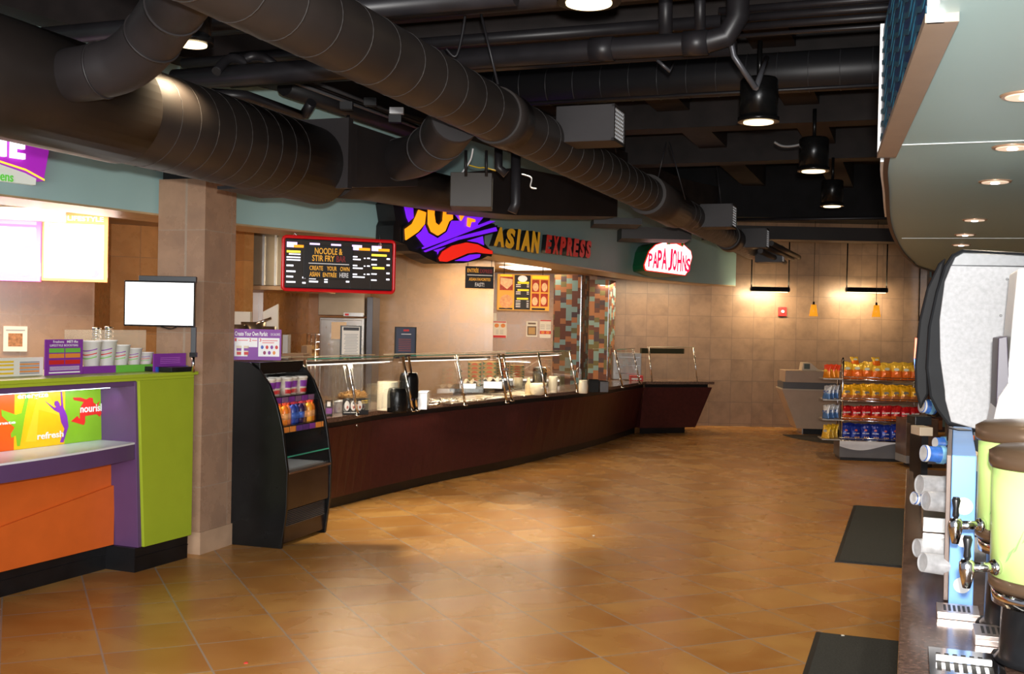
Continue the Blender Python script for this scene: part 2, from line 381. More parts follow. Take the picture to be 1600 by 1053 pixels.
mt, mP = column('mosaic_column', (1.095, 17.6), (.35, .93), .46, 0, 2.62, mosaic_mat('mosaic_tile_near', (.9, .43)), 'mosaic tiled column beside the hanging pizza menu, with a steel corner strip', 'column')
MB().box(mP[0].x - .006, mP[0].x + .006, mP[0].y - .008, mP[0].y + .004, 0, 2.6).build('corner_strip', CHROME, mt)
mt2, mP2 = column('mosaic_column', (1.69, 19.35), (.35, .93), .46, 0, 2.62, mosaic_mat('mosaic_tile_far', (.9, .43), .03), 'mosaic tiled column standing behind the straw box at the counter bend', 'column')
MB().box(mP2[0].x - .006, mP2[0].x + .006, mP2[0].y - .008, mP2[0].y + .004, 0, 2.6).build('corner_strip', CHROME, mt2)
mt3 = thing('mosaic_column', (7.85, 20.0, 0), 'mosaic tiled column at the end of the far wall behind the drinks dispenser', 'column')
MB().box(7.55, 8.4, 19.9, 20.2, 0, 4.7).build('shaft', mosaic_mat('mosaic_tile_end', (1, 0)), mt3)
MB().box(7.50, 7.55, 19.88, 20.2, 0, 4.7).build('corner_strip', CHROME, mt3)
# ---------------------------------------------------------------- ducts
def axis_pt(x0, Y, z): return Vector((x0 + .365 * Y, Y, z))
def seams(mb, x0, z, r, Ys, w=.007, h=.006):
    for Y in Ys:
        c = axis_pt(x0, Y, z); mb.tube([c - A_DIR * w, c + A_DIR * w], r + h, 28)
MX, MZ, MR = -2.6, 3.085, .165
main = thing('spiral_duct', axis_pt(MX, 9, MZ), 'long round dark spiral duct running down the middle of the hall ceiling', 'duct')
MB().tube([axis_pt(MX, y, MZ) for y in (2.2, 5, 8, 12, 16, 17.6)], MR, 32).build('duct_body', DUCT_B, main)
sm = MB(); seams(sm, MX, MZ, MR, [2.6 + .26 * k for k in range(57) if 2.6 + .26 * k < 17.3], .004, .002); sm.build('spiral_seam', mat('seam_metal', (.048, .043, .041), .4, .3, var=.1), main)
MB().tube([axis_pt(MX, 10.6, MZ), axis_pt(MX, 11.9, MZ - .01)], MR + .03, 32).build('collar', DUCT_B, main)
MB().tube([axis_pt(MX, 6.75, MZ), axis_pt(MX, 7.0, MZ)], MR + .012, 32).build('collar', DUCT_B, main)
MB().tube([axis_pt(MX, 15.2, MZ), axis_pt(MX, 15.5, MZ - .02)], MR + .02, 32).build('collar', DUCT_B, main)
VENT = mat('vent_slats', (.55, .56, .58), .35, .4, var=.05)
def register(Y, ln, h, label, dz=0, sz=.34):
    c0 = axis_pt(MX, Y, MZ + dz)
    t = thing('duct_register', c0 + B_DIR * .3, label, 'vent')
    m = MB(); a, b = c0 + B_DIR * .10, c0 + B_DIR * (.10 + ln)
    m.obox((a + b) / 2, B_DIR, ln, sz, h); m.build('boot', DUCT, t, .004)
    g = Fr(b + Vector((0, 0, -h / 2)) - A_DIR * (-sz / 2), -A_DIR if False else A_DIR * -1)
    # grille faces out along B_DIR: u runs towards the viewer
    v = MB(); 
    for k in range(9):
        zz = -h / 2 + .02 + k * (h - .04) / 8
        v.obox(b + B_DIR * .006 + Vector((0, 0, zz)), A_DIR, sz - .05, .014, .010)
    for k in range(7):
        v.obox(b + B_DIR * .004 + A_DIR * (-sz / 2 + .03 + k * (sz - .06) / 6), A_DIR, .01, .012, h - .03)
    v.build('grille', VENT, t)
    fr = MB()
    for s_ in (-1, 1):
        fr.obox(b + B_DIR * .006 + A_DIR * s_ * (sz / 2 - .012), A_DIR, .024, .02, h); fr.obox(b + B_DIR * .006 + Vector((0, 0, s_ * (h / 2 - .01))), A_DIR, sz, .02, .02)
    fr.build('grille_frame', DUCT, t)
register(7.75, .40, .25, 'square side vent box on the spiral duct nearest the viewer, above the noodle sign', .10, .30)
register(12.9, .36, .27, 'vent box on the spiral duct above the red and white pizza sign', .02)
register(16.0, .34, .28, 'vent box near the far end of the spiral duct', .03)
register(17.4, .40, .26, 'lowest vent box at the very end of the spiral duct', -.10)

# large supply duct beside the fascia
LX, LZ, LR = -4.2, 2.88, .265
big = thing('supply_duct', axis_pt(LX, 6, LZ), 'fat round dark supply duct passing before the top of the stone column', 'duct')
MB().tube([axis_pt(LX, y, LZ) for y in (2.5, 4, 6, 7.72)], LR, 40).build('duct_body', DUCT_B, big)
MB().tube([axis_pt(LX, 4.0, LZ), axis_pt(LX, 5.78, LZ)], LR + .012, 40).build('smooth_sleeve', DUCT_B, big)
sm = MB(); seams(sm, LX, LZ, LR, [5.95 + .155 * k for k in range(9)], .003, .002); sm.build('spiral_seam', mat('seam_metal', (.048, .043, .041), .4, .3), big)
# square to round box and the branch to the main duct
def rect_ring(x0, Y, z, hw, hh):
    c = axis_pt(x0, Y, z); return [c + B_DIR * (sx * hw) + Vector((0, 0, sz * hh)) for sx, sz in ((-1, -1), (1, -1), (1, 1), (-1, 1))]
m = MB(); m.loft([rect_ring(LX, 7.62, 2.95, .28, .22), rect_ring(LX, 7.75, 2.95, .28, .22), rect_ring(LX, 8.9, 3.06, .18, .165)]); m.build('transition_box', DUCT, big, .004)
m = MB(); m.loft([rect_ring(LX, 7.60, 2.95, .30, .24), rect_ring(LX, 7.66, 2.95, .30, .24)]); m.build('flange', DUCT, big)
m = MB(); c = at(395, 300, 7.2); m.obox((c.x, c.y, c.z), A_DIR, .5, .2, .02); m.build('bottom_plate', BLK, big)
MB().tube([at(520, 268, 8.0), at(570, 276, 8.7), at(640, 292, 9.4), at(705, 304, 10.1)], [.19, .185, .175, .165], 32).build('reducer', DUCT_B, big)
el = thing('branch_duct', at(660, 245, 7.6), 'curved round branch duct rising from the box joint to the spiral duct', 'duct')
pts = [at(562, 248, 8.7), at(608, 251, 8.45), at(650, 243, 8.0), at(686, 220, 7.4), at(714, 182, 6.8)]
MB().tube(spline(pts, 6), .158, 28).build('elbow', DUCT, el)
q = spline(pts, 6)
for k in (8, 15, 19): MB().tube([q[k], q[k] + (q[k + 1] - q[k]) * .4], .163, 28).build('joint_band', DUCT, el)
e2 = thing('branch_duct', at(190, 110, 5.2), 'bent round branch duct crossing over the fat supply duct beside the lit can light', 'duct')
pts = [at(112, 118, 5.1), at(150, 112, 5.0), at(195, 98, 4.95), at(232, 66, 4.85), at(262, 24, 4.7), at(292, -14, 4.5), at(330, -60, 4.35)]
q = spline(pts, 6); MB().tube(q, .125, 30).build('elbow', DUCT, e2)
for k in (7, 19, 26): MB().tube([q[k], q[k] + (q[k + 1] - q[k]) * .35], .131, 30).build('joint_band', DUCT, e2)
# rectangular duct that continues, and the box in front
rd = thing('rectangular_duct', axis_pt(LX, 12, 2.9), 'flat sided rectangular black duct ending above the yellow and red lettering', 'duct')
pts = [at(706, 303, 10.2), at(800, 303, 11.0), at(955, 318, 13.5)]
m = MB(); rings = []
for p, hw, hh in zip(pts, (.2, .22, .2), (.17, .235, .18)): rings.append([p + Vector((sx * hw * .3, sx * -hw, sz * hh)) for sx, sz in ((-1, -1), (1, -1), (1, 1), (-1, 1))])
m.loft(rings); m.build('duct_body', DUCT, rd)
m = MB(); c = at(968, 350, 14.0); m.box(c.x - .35, c.x + .25, c.y - .3, c.y + .3, c.z - .03, c.z + .05); m.build('end_plate', BLK, rd)
c = at(1030, 366, 15.2); dr = thing('rectangular_duct', c, 'low flat dark duct stub just left of the lit pizza sign top', 'duct')
dr['label'] = 'low flat dark duct stub above the green side of the pizza sign'
MB().box(c.x - .55, c.x + .4, c.y - .3, c.y + .35, c.z - .09, c.z + .07).build('duct_body', DUCT_B, dr)
c0, c1 = at(703, 322, 9.2), at(769, 270, 9.2)
jb = thing('junction_box', (c0.x, 9.2, c0.z), 'square black electrical box hanging with loose white wires before the oval sign', 'box')
MB().box(c0.x, c1.x, 9.2, 9.55, c0.z, c1.z).build('box_body', mat('brown_black_box', (.052, .046, .040), .55), jb, .004)
def wire(name, pxs, Y, r, m, label):
    o = MB().tube(spline([at(x, y, Y + .02 * i) for i, (x, y) in enumerate(pxs)], 6), r, 6).build(name, m); o.location = (0, 0, 0); return tag(o, label, 'wire')
wire('loose_wire', [(739, 232), (735, 250), (722, 270)], 9.25, .008, WPRINT, 'loose white cable going down into the square black electrical box')
wire('loose_wire', [(815, 272), (830, 278), (829, 292), (838, 295)], 9.6, .006, WPRINT, 'short curled white wire with a blue tip beside the drain pipes')
wire('loose_wire', [(733, 258), (748, 262), (758, 262), (775, 267)], 9.4, .006, YELP, 'thin yellowish wire looping behind the square black electrical box')
wire('loose_wire', [(1210, 222), (1222, 228), (1240, 228), (1264, 222)], 11.4, .012, mat('grey_conduit', (.3, .3, .3), .4), 'pale flexible conduit feeding the middle can light')
for x, lbl in ((779, 'thin black vertical drain pipe beside the square electrical box'), (806, 'second black vertical drain pipe with an elbow, farther from the square electrical box')):
    a, b, c = at(x, 232, 8.6), at(x, 262 if x < 790 else 318, 8.6), at(x + (12 if x < 790 else -6), 272 if x < 790 else 332, 8.6)
    tag(MB().tube([a, b, c], .034 if x < 790 else .04, 12).build('drain_pipe', PIPE), lbl, 'pipe')
for x in (728, 760):
    tag(MB().tube([at(x, 235, 8.9), at(x, 275, 8.9)], .012, 8).build('hanger_rod', BLK), 'thin black rod holding the electrical box, ' + ('nearer the branch duct' if x == 728 else 'nearer the drain pipes'), 'rod')

# ---------------------------------------------------------------- pipes under the deck, running across the hall
def across(name, x, y, Y, r, x_a, x_b, label, m=None, cat='pipe'):
    p = at(x, y, Y); a = p + B_DIR * x_a; b = p + B_DIR * x_b
    return tag(MB().tube([a, b], r, 20).build(name, m or PIPE), label, cat)
m = MB(); p = at(900, 80, 7.3); e = [p + B_DIR * -3.0, p + B_DIR * .86, p + B_DIR * .99 + Vector((0, 0, .03)), p + B_DIR * 1.06 + Vector((0, 0, .14)), p + B_DIR * 1.06 + Vector((0, 0, .6))]
pa = thing('water_pipe', p, 'thick black water pipe that turns up at an elbow above the can lights', 'pipe')
MB().tube(e, .072, 20).build('pipe_run', PIPE, pa)
for d in (-2.9, .1, .72): MB().tube([p + B_DIR * d, p + B_DIR * (d + .16)], .080, 20).build('coupling', PIPE, pa)
across('water_pipe', 900, 92, 7.6, .05, -2.8, 1.1, 'black pipe tucked just under the thick elbowed pipe')
across('water_pipe', 900, 50, 7.6, .042, -2.8, 1.0, 'slim black pipe just above the thick elbowed pipe')
across('water_pipe', 700, 6, 6.6, .075, -2.6, 3.5, 'thick black pipe at the top edge beside the nearest round can light')
for y, l in ((6, 'highest'), (20, 'second highest'), (34, 'third highest'), (48, 'lowest')):
    across('conduit_pipe', 1270, y, 7.3, .026 if y < 48 else .014, -.62, 1.2, l + ' of the four parallel pipes beyond the pipe elbow')
bd = thing('round_duct', at(1080, 125, 9.8), 'wide black round duct crossing the hall behind the pipes', 'duct')
p = at(1080, 122, 9.8); MB().tube([p + B_DIR * -2.2, p + B_DIR * 4.2], .175, 32).build('duct_body', mat('black_duct_paint', (.014, .014, .016), .45), bd)
m = MB()
for k in range(24): m.tube([p + B_DIR * (-2.1 + .26 * k), p + B_DIR * (-2.1 + .26 * k + .006)], .179, 32)
m.build('spiral_seam', mat('dim_seam', (.06, .06, .065), .4, .3), bd)
across('conduit_pipe', 1080, 148, 9.6, .016, -2.0, 3.0, 'thin conduit running along the underside of the wide crossing duct')
across('conduit_pipe', 1200, 343, 17.5, .03, -1.3, 3.2, 'thin dark pipe crossing above the far wall lights')
m = at(1180, 362, 18.2); tag(MB().box(m.x - .8, m.x + 2.6, m.y, m.y + .5, m.z - .12, m.z + .10).build('rectangular_duct', DUCT_B), 'long flat dark duct crossing in front of the far wall top', 'duct')
# upper pipes over the smoothie shop
across('water_pipe', 150, 50, 6.4, .055, -1.2, 2.6, 'black pipe crossing behind the bent branch duct')
across('water_pipe', 400, 116, 7.0, .068, -.62, 1.3, 'thick black pipe between the bent branch duct and the spiral duct')
across('conduit_pipe', 380, 92, 7.6, .034, -.5, 1.2, 'slim pipe above the thick pipe beside the spiral duct')
tag(MB().tube(spline([at(338, 112, 6.9), at(352, 96, 7), at(366, 91, 7.05), at(384, 98, 7.1)], 5), .03, 12).build('pipe_bend', PIPE), 'small hooked pipe bend lying on the thick pipe next to the bent branch duct', 'pipe')
tag(MB().tube(spline([at(385, 92, 7.0), at(395, 88, 7), at(412, 90, 7.05), at(432, 104, 7.1)], 5), .03, 12).build('pipe_bend', PIPE), 'small hooked pipe bend lying on the thick pipe nearer the spiral duct', 'pipe')
tag(MB().tube([at(330, 146, 8), at(385, 150, 8.1), at(468, 180, 8.6), at(476, 178, 8.6), at(487, 160, 8.5)], .04, 14).build('sprinkler_pipe', PIPE), 'black pipe with an upturned end against the teal wall', 'pipe')
t = thing('cable_tray', at(540, 170, 8), 'dark cable tray with small fittings against the teal wall behind the spiral duct', 'cable tray')
m = MB(); a, b = at(445, 135, 8.6), at(668, 214, 10.6)
m.tube([a, b], .075, 10); m.build('channel', BLK, t)
m = MB(); m.tube([a + Vector((.05, -.1, .09)), b + Vector((.05, -.1, .07))], .016, 8); m.tube([a + Vector((.05, -.14, .02)), b + Vector((.05, -.1, .02))], .014, 8); m.build('rail', mat('dull_metal', (.16, .155, .16), .4, .5), t)
for fx, fy in ((582, 152), (545, 158), (620, 178)):
    c = at(fx, fy + 12, 8.9); MB().box(c.x - .05, c.x + .05, c.y - .15, c.y - .08, c.z - .03, c.z + .03).build('fitting', BLK, t)
c = at(622, 180, 8.9); MB().box(c.x - .05, c.x + .06, c.y - .18, c.y - .12, c.z - .02, c.z + .03).build('label_plate', WPRINT, t)
tag(MB().tube([at(544, 180, 9.2), at(544, 215, 9.2)], .014, 8).build('hanger_rod', BLK), 'thin black rod dropping to the box joint of the supply duct', 'rod')
# strut with the V shaped end
m = MB(); pts = [at(1142, -40, 7.0), at(1143, 70, 7.0), at(1147, 88, 7.0), at(1181, 138, 7.0)]
st = thing('pipe_hanger', pts[-1], 'bent grey steel strut with a V shaped end hanging below the pipes', 'bracket')
m.tube(pts, .020, 6); m.build('strut_arm', mat('strut_metal', (.10, .10, .11), .4, .5), st)
MB().tube([at(1181, 138, 7.0), at(1198, 90, 7.3)], .018, 6).build('strut_return', mat('strut_metal', (.10, .10, .11)), st)
tag(MB().tube([at(1027, 94, 7.4), at(1046, 111, 7.4), at(1052, 97, 7.5)], .012, 6).build('pipe_hanger', mat('strut_metal', (.1, .1, .1))), 'small V shaped hanger under the thick elbowed pipe', 'bracket')
for xx, l in ((1040, 'thick vertical riser pipe standing on the thick elbowed pipe'), (1094, 'vertical square riser next to the pipe elbow')):
    tag(MB().tube([at(xx, 56 if xx < 1050 else 50, 7.25), at(xx, -40, 7.25)], .046 if xx < 1050 else .036, 14).build('riser_pipe', PIPE), l, 'pipe')
def rod(x0, y0, x1, y1, Y, label, r=.006):
    tag(MB().tube([at(x0, y0, Y), at(x1, y1, Y)], r, 6).build('hanger_wire', PIPE), label, 'wire')
rod(750, 15, 778, 132, 6.7, 'thin wire hanging the near length of spiral duct', .008)
rod(948, 165, 963, 238, 9.6, 'thin wire holding the spiral duct just past the first vent box')
rod(1041, 222, 1028, 280, 10.6, 'nearer wire of the V shaped pair on the spiral duct')
rod(1046, 222, 1071, 312, 11, 'farther wire of the V shaped pair on the spiral duct')
rod(1120, 260, 1128, 330, 13.2, 'thin wire dropping to the vent box above the pizza sign')
tag(MB().tube(spline([at(728, 15, 6.8), at(722, 55, 6.8), at(712, 88, 6.8), at(697, 76, 6.8)], 6), .009, 6).build('hanger_wire', PIPE), 'hooked dangling wire in front of the thick elbowed pipe', 'wire')
for k, (xa, ya, xb, yb) in enumerate([(1195, 385, 1238, 404), (1205, 380, 1248, 402), (1188, 392, 1226, 410)]):
    tag(MB().tube([at(xa, ya, 16), at(xb, yb, 18)], .04, 10).build('drain_pipe', DUCT_B), ('upper', 'outermost', 'lowest')[k] + ' of the short dark pipes beyond the spiral duct end', 'pipe')

# ---------------------------------------------------------------- can lights and canopy
def can_light(x, y, Y, label, r=.15, h=.32, power=110):
    c = at(x, y, Y); t = thing('can_light', c, label, 'ceiling light', 'black can lights over the hall')
    MB().lathe([(r * .97, 0), (r, .0), (r, h), (r * .9, h + .02)], c, 28).build('can_housing', GBLK, t)
    MB().lathe([(r + .012, .0), (r + .012, .035)], c + Vector((0, 0, -.004)), 28).build('trim_ring', GBLK, t)
    MB().lathe([(r * .78, -.012), (r * .80, 0)], c, 24).build('lamp_face', G_LAMP, t)
    MB().tube([c + Vector((0, 0, h)), c + Vector((0, 0, .64))], .02, 8).build('stem', GBLK, t)
    spot('can_lamp', c + Vector((0, 0, -.05)), c + Vector((0, 0, -3)), power, WARM, 1.9, .7, .1)
can_light(920, 3, 5.57, 'nearest black can light, cut by the top of the view', .15)
can_light(1185, 190, 8.72, 'black can light hanging just below the wide crossing duct')
can_light(1271, 267, 11.35, 'black can light fed by the pale flexible conduit')
can_light(1300, 322, 14.51, 'farthest and lowest looking black can light of the row', .14)
can_light(300, 68, 5.85, 'black can light glowing above the fat supply duct', .10, power=85)

# canopy over the drinks counter
CAN = [(.20, .4), (.93, 2.44), (1.44, 4.28)] + [tuple(on(x, y, 2.5))[:2] for x, y in ((1383, 300), (1387, 345), (1396, 371), (1409, 393), (1424, 408), (1438, 417))] + [(5.4, 13.3), (6.9, 14.2)]
cp = [Vector(p) for p in spline([(x, y, 0) for x, y in CAN], 6)]
m = MB(); m.prism([(p.x, p.y) for p in cp] + [(9.2, 14.2), (2.6, -1.5), (.2, -1.5)], 2.50, 2.56); struct(m.build('ceiling_canopy', SOFFIT))
m = MB(); ribbon(m, cp[7:], offset_path(cp, -.02)[7:], 2.485, 2.64); struct(m.build('trim_canopy', mat('dark_edge_trim', (.05, .035, .03), .4)))
m = MB(); ribbon(m, offset_path(cp, .012)[13:24], cp[13:24], 2.50, 2.75); struct(m.build('trim_canopy_white', WHITE))
m = MB()
for yy in (4.0, 9.0):
    a = on(1408, 226, 2.5) if yy < 5 else on(1409, 372, 2.5); b = on(1600, 219, 2.5) if yy < 5 else on(1600, 372, 2.5)
    m.obox((a + b) / 2 + Vector((0, 0, -.0015)), (b - a), (b - a).length, .006, .003)
struct(m.build('trim_panel_joint', mat('pale_joint', (.6, .65, .65), .5)))
# sign board standing on the canopy edge
s0, s1 = cp[6], cp[12]
cs = thing('canopy_sign', (s0.x, s0.y, 2.5), 'tall dark blue sign panel with wavy teal lines on the canopy edge', 'sign')
d = Vector((1.44 - .93, 4.28 - 2.44, 0)).normalized(); P0 = Vector((.93, 2.44, 2.5)) - Vector((d.y, -d.x, 0)) * .0
fr = Fr((1.44 - .02, 4.28, 2.5), -d)     # faces the hall
Ls = 1.93
MB(fr).box(0, Ls, 0, .48, -.05, 0).build('panel', mat('navy_panel', (.012, .04, .13), .3), cs, .003)
wv = MB(fr)
for k in range(9):
    v0 = .03 + k * .05; pts = [(u / 40 * Ls, v0 + .018 * math.sin(u * .8 + k * .3) + .0 , .002) for u in range(1, 40)]
    ring = [[(a, b - .008, .001), (a, b + .008, .001), (a, b + .008, .004), (a, b - .008, .004)] for a, b, c in pts]; wv.loft(ring)
wv.build('wave_pattern', mat('teal_print', (.015, .09, .15), .4), cs)
lw = MB(fr)
for k in range(5):
    lw.prism([(1.15 + .15 * k, .26), (1.22 + .15 * k, .26), (1.26 + .15 * k, .44), (1.19 + .15 * k, .44)], .004, .007)
lw.build('faded_lettering', mat('mauve_print', (.22, .16, .25), .5), cs)
MB(fr).box(-.012, Ls + .01, -.02, 0, -.06, .01).build('bottom_rail', mat('tan_rail', (.30, .22, .16), .4), cs)
MB(fr).box(Ls, Ls + .012, -.02, .6, -.03, .006).build('end_rail', WHITE, cs)
MB(fr).box(-.015, 0, -.02, .5, -.06, .01).build('end_rail', WHITE, cs)
for i, (x, y) in enumerate([(1604, 148), (1582, 229), (1555, 283), (1523, 343), (1508, 366), (1502, 382)]):
    c = on(x, y, 2.5); lab = ['nearest recessed downlight in the pale canopy, cut by the edge of view', 'second nearest recessed downlight in the pale canopy', 'third nearest recessed downlight in the pale canopy', 'fourth nearest recessed downlight in the pale canopy', 'fifth nearest recessed downlight in the pale canopy', 'farthest recessed downlight in the pale canopy'][i]
    t = thing('recessed_downlight', c, lab, 'ceiling light', 'downlights in the pale canopy')
    MB().lathe([(.068, -.006), (.073, 0)], c, 24).build('trim_ring', mat('copper_ring', (.55, .36, .24), .3, .6), t)
    MB().lathe([(.056, -.009), (.060, -.004)], c, 24).build('reflector', mat('lit_reflector', (.8, .6, .45), .3, emit=(1, .75, .55), es=.6, var=0), t)
    MB().lathe([(.018, -.013), (.02, -.008)], c, 16).build('bulb', glow('bulb_glow', (.9, .92, 1), 7), t)
    spot('downlight', c + Vector((0, 0, -.03)), c + Vector((0, 0, -2)), 26, (1, .86, .68), 1.7, .6, .04)
# far wall lights
for k, (xa, xb, y, yt) in enumerate(((1173, 1233, 452, 378), (1322, 1386, 453, 374))):
    Y = 19.75; a, b = at(xa, y, Y), at(xb, y, Y); c = (a + b) / 2; zt = 3.62
    t = thing('linear_wall_light', c, ('black bar light hung on two rods above the fire alarm', 'black bar light hung on two rods above the chip rack')[k], 'light')
    MB().box(a.x, b.x, Y - .05, Y + .05, a.z - .035, a.z + .05).build('light_bar', GBLK, t, .006)
    MB().box(a.x + .03, b.x - .03, Y - .03, Y + .04, a.z - .045, a.z - .03).build('lamp_tube', G_LAMP, t)
    for xx in (a.x + .01, b.x - .01):
        MB().tube([(xx, Y, a.z), (xx, Y, zt)], .012, 8).build('rod', GBLK, t)
        MB().box(xx - .02, xx + .02, Y - .03, Y + .03, a.z - .02, a.z + .03).build('end_cap', GBLK, t)
    area('wall_light', (c.x, Y, a.z - .06), (c.x, WY, a.z - .5), b.x - a.x, .06, 34, (1, .80, .50))
    area('wall_light', (c.x, Y, a.z + .08), (c.x, WY, a.z + .6), b.x - a.x, .06, 4, (1, .76, .42))
for k, (x, yt, yb) in enumerate(((1271, 476, 494), (1369, 477, 495))):
    Y = 18.9; c = at(x, yb, Y); top = at(x, yt, Y)
    t = thing('pendant_lamp', c, ('small amber glass pendant beside the fire alarm', 'small amber glass pendant above the chip rack')[k], 'pendant light')
    h = top.z - c.z; MB().lathe([(.075, 0), (.045, h)], c, 20).build('glass_shade', mat('amber_glass', (.8, .30, .02), .25, emit=(1, .38, .02), es=.8, var=.1), t)
    MB().lathe([(.02, h), (.016, h + .05)], c, 12).build('socket', GBLK, t)
    MB().tube([top, (top.x, Y, 3.7)], .004, 6).build('cord', GBLK, t)
c = at(1222, 487, WY); t = thing('fire_alarm', c, 'red fire alarm strobe on the far stone wall', 'alarm')
MB().box(c.x - .075, c.x + .075, WY - .05, WY, c.z - .085, c.z + .085).build('alarm_body', REDP, t, .01)
MB().lathe([(.035, 0), (.02, .03)], (c.x, WY - .05, c.z), 16, (0, -1, 0)).build('strobe_lens', WPRINT, t)
# ---------------------------------------------------------------- smoothie counter
FL = Fr((-2.82, 7.80, 0), (.389, .921, 0))
uR = .55
sc_ = thing('smoothie_counter', FL.P(-.6, 0, -.3), 'lime green, purple and orange smoothie counter before the stone column', 'counter')
GN = .25
def pxs(fr, pts, n=0.): return [fr.px(x, y, n) for x, y in pts]
MB(FL).prism([(.04, .17), (uR, .17), (uR, 1.352), (-.035, 1.352)], -.6, GN).build('green_end_panel', GREEN, sc_, .004)
MB(FL).prism([(.0, .17), (.04, .17), (-.035, 1.345), (-.055, 1.345)], -.25, GN - .02).build('purple_end_panel', PURP, sc_, .003)
p1 = FL.px(182, 854, .02); p0 = FL.px(-60, 910, .02)
MB(FL).box(-2.6, -.02, .17, .80, -.5, 0).build('orange_lower_panel', ORNG, sc_, .003)
# raised orange lower leaf with the slanted seam
a = FL.px(177, 758, .02); b = FL.px(0, 824, .02); sl = (a[1] - b[1]) / (a[0] - b[0])
MB(FL).prism([(-2.6, .175), (-.01, .175), (-.01, a[1]), (-2.6, a[1] + sl * (-2.6 - a[0]))], 0, .022).build('orange_overlay_panel', ORNG, sc_, .002)
# shelf with bowed front, purple edge, white top
v_s = FL.px(150, 700, .2)[1]
us = [-2.6 + k * .13 for k in range(20)] + [.035]
def bow(u): t = (u + 1.3) / 1.35; return .20 + .16 * (1 - min(1, t * t))
shp = [(u, bow(u)) for u in us]
def slab(fr, v0, v1, shrink=0., back=-.25):
    m = MB(fr); rings = [[(u, v0, back), (u, v1, back), (u, v1, n - shrink), (u, v0, n - shrink)] for u, n in shp]; return m.loft(rings)
slab(FL, .80, .905).build('purple_shelf_edge', PURP, sc_)
slab(FL, .905, .918, .0).build('white_shelf_top', mat('white_laminate', (.78, .79, .80), .3, var=.02), sc_)
MB(FL).box(-2.6, -.035, 1.315, 1.352, -.27, .22).build('purple_header', PURP, sc_, .003)
MB(FL).box(-2.6, .04, .91, 1.31, -.12, -.09).build('recess_back', PURP, sc_)
MB(FL).box(-2.6, uR, 1.352, 1.375, -.6, .25).build('green_rim', GREEN_D, sc_, .004)
MB(FL).box(-2.6, uR + .02, 1.375, 1.40, -.62, .275).build('countertop', GREEN_D, sc_, .004)
MB(FL).box(-2.6, -.16, 1.300, 1.313, .09, .105).build('led_strip', G_LED, sc_)
for k in range(3):
    c = FL.P(-2.1 + .8 * k, 1.27, .10); area('led', c, FL.P(-2.1 + .8 * k, 1.0, -.2), .8, .02, 1.1, (.75, .87, 1))
tk = MB(FL); tk.box(-2.6, -.03, 0, .17, -.5, -.03); tk.box(-.03, uR - .02, 0, .17, -.6, GN - .02); tk.build('toe_kick', TOE, sc_)
tk = MB(FL); tk.box(-2.6, -.03, .10, .106, -.03, -.024); tk.box(-.03, uR - .02, .10, .106, GN - .02, GN - .014); tk.build('toe_kick_rib', TOE, sc_)
# backlit graphic on the recess back
gn = -.085
def G_(x, y): return FL.px(x, y, gn)
gr = []
def gpoly(name, pts, m, dn=.0):
    gr.append(MB(FL).prism([G_(x, y) for x, y in pts], gn + dn, gn + dn + .002).build(name, m, sc_))
vt, vb = 1.303, .92
def gx(x, y): return FL.px(x, y, gn)[0]
def rect(name, x0, x1, m):
    u0, u1 = gx(x0, 650), gx(x1, 650); MB(FL).box(u0, u1, vb, vt, gn, gn + .002).build(name, m, sc_)
dl = lambda n, c: mat(n, c, .35, var=.08, scale=3, emit=c, es=.06)
rect('graphic_orange', -160, 22, dl('graphic_orange', (.85, .12, .01))); rect('graphic_yellow', 22, 101, dl('graphic_yellow', (.95, .55, .01))); rect('graphic_green', 101, 164, dl('graphic_green', (.25, .5, .02)))
gpoly('swirl', [(40, 690), (60, 612), (72, 612), (95, 650), (60, 640), (56, 690)], dl('graphic_gold', (.95, .63, .03)), .002)
gpoly('figure_green', [(1, 640), (24, 648), (33, 645), (41, 612), (46, 612), (38, 650), (30, 697), (26, 697), (24, 680), (17, 684), (16, 678), (22, 668), (2, 650)], dl('graphic_leaf', (.25, .52, .02)), .004)
gpoly('figure_purple', [(69, 626), (84, 637), (87, 636), (84, 632), (85, 627), (89, 626), (92, 630), (93, 635), (95, 633), (94, 612), (96, 612), (98, 636), (104, 650), (106, 666), (98, 691), (93, 691), (100, 670), (95, 660), (92, 645), (84, 641)], dl('graphic_violet', (.25, .04, .4)), .004)
gpoly('figure_red', [(113, 621), (125, 621), (134, 624), (139, 621), (144, 622), (145, 629), (150, 632), (155, 626), (152, 634), (158, 645), (155, 651), (150, 647), (132, 650), (132, 660), (130, 664), (110, 658), (120, 650), (124, 655), (124, 638), (130, 628), (115, 625)], dl('graphic_red', (.8, .03, .02)), .004)
GW = dl('graphic_white', (.85, .85, .80))
def gtext(s, x0, x1, yb_, yt_):
    a = G_(x0, yb_); b = G_(x1, yt_); text('graphic_word', s, GW, sc_, FL, a[0], a[1], b[0] - a[0], b[1] - a[1], gn + .007, .002, .02)
gtext('energize', 26, 74, 626, 612); gtext('refresh', 57, 98, 687, 672); gtext('nourish', 124, 161, 645, 630); gtext('rejuvenate', -40, 23, 669, 657)

CT = 1.40
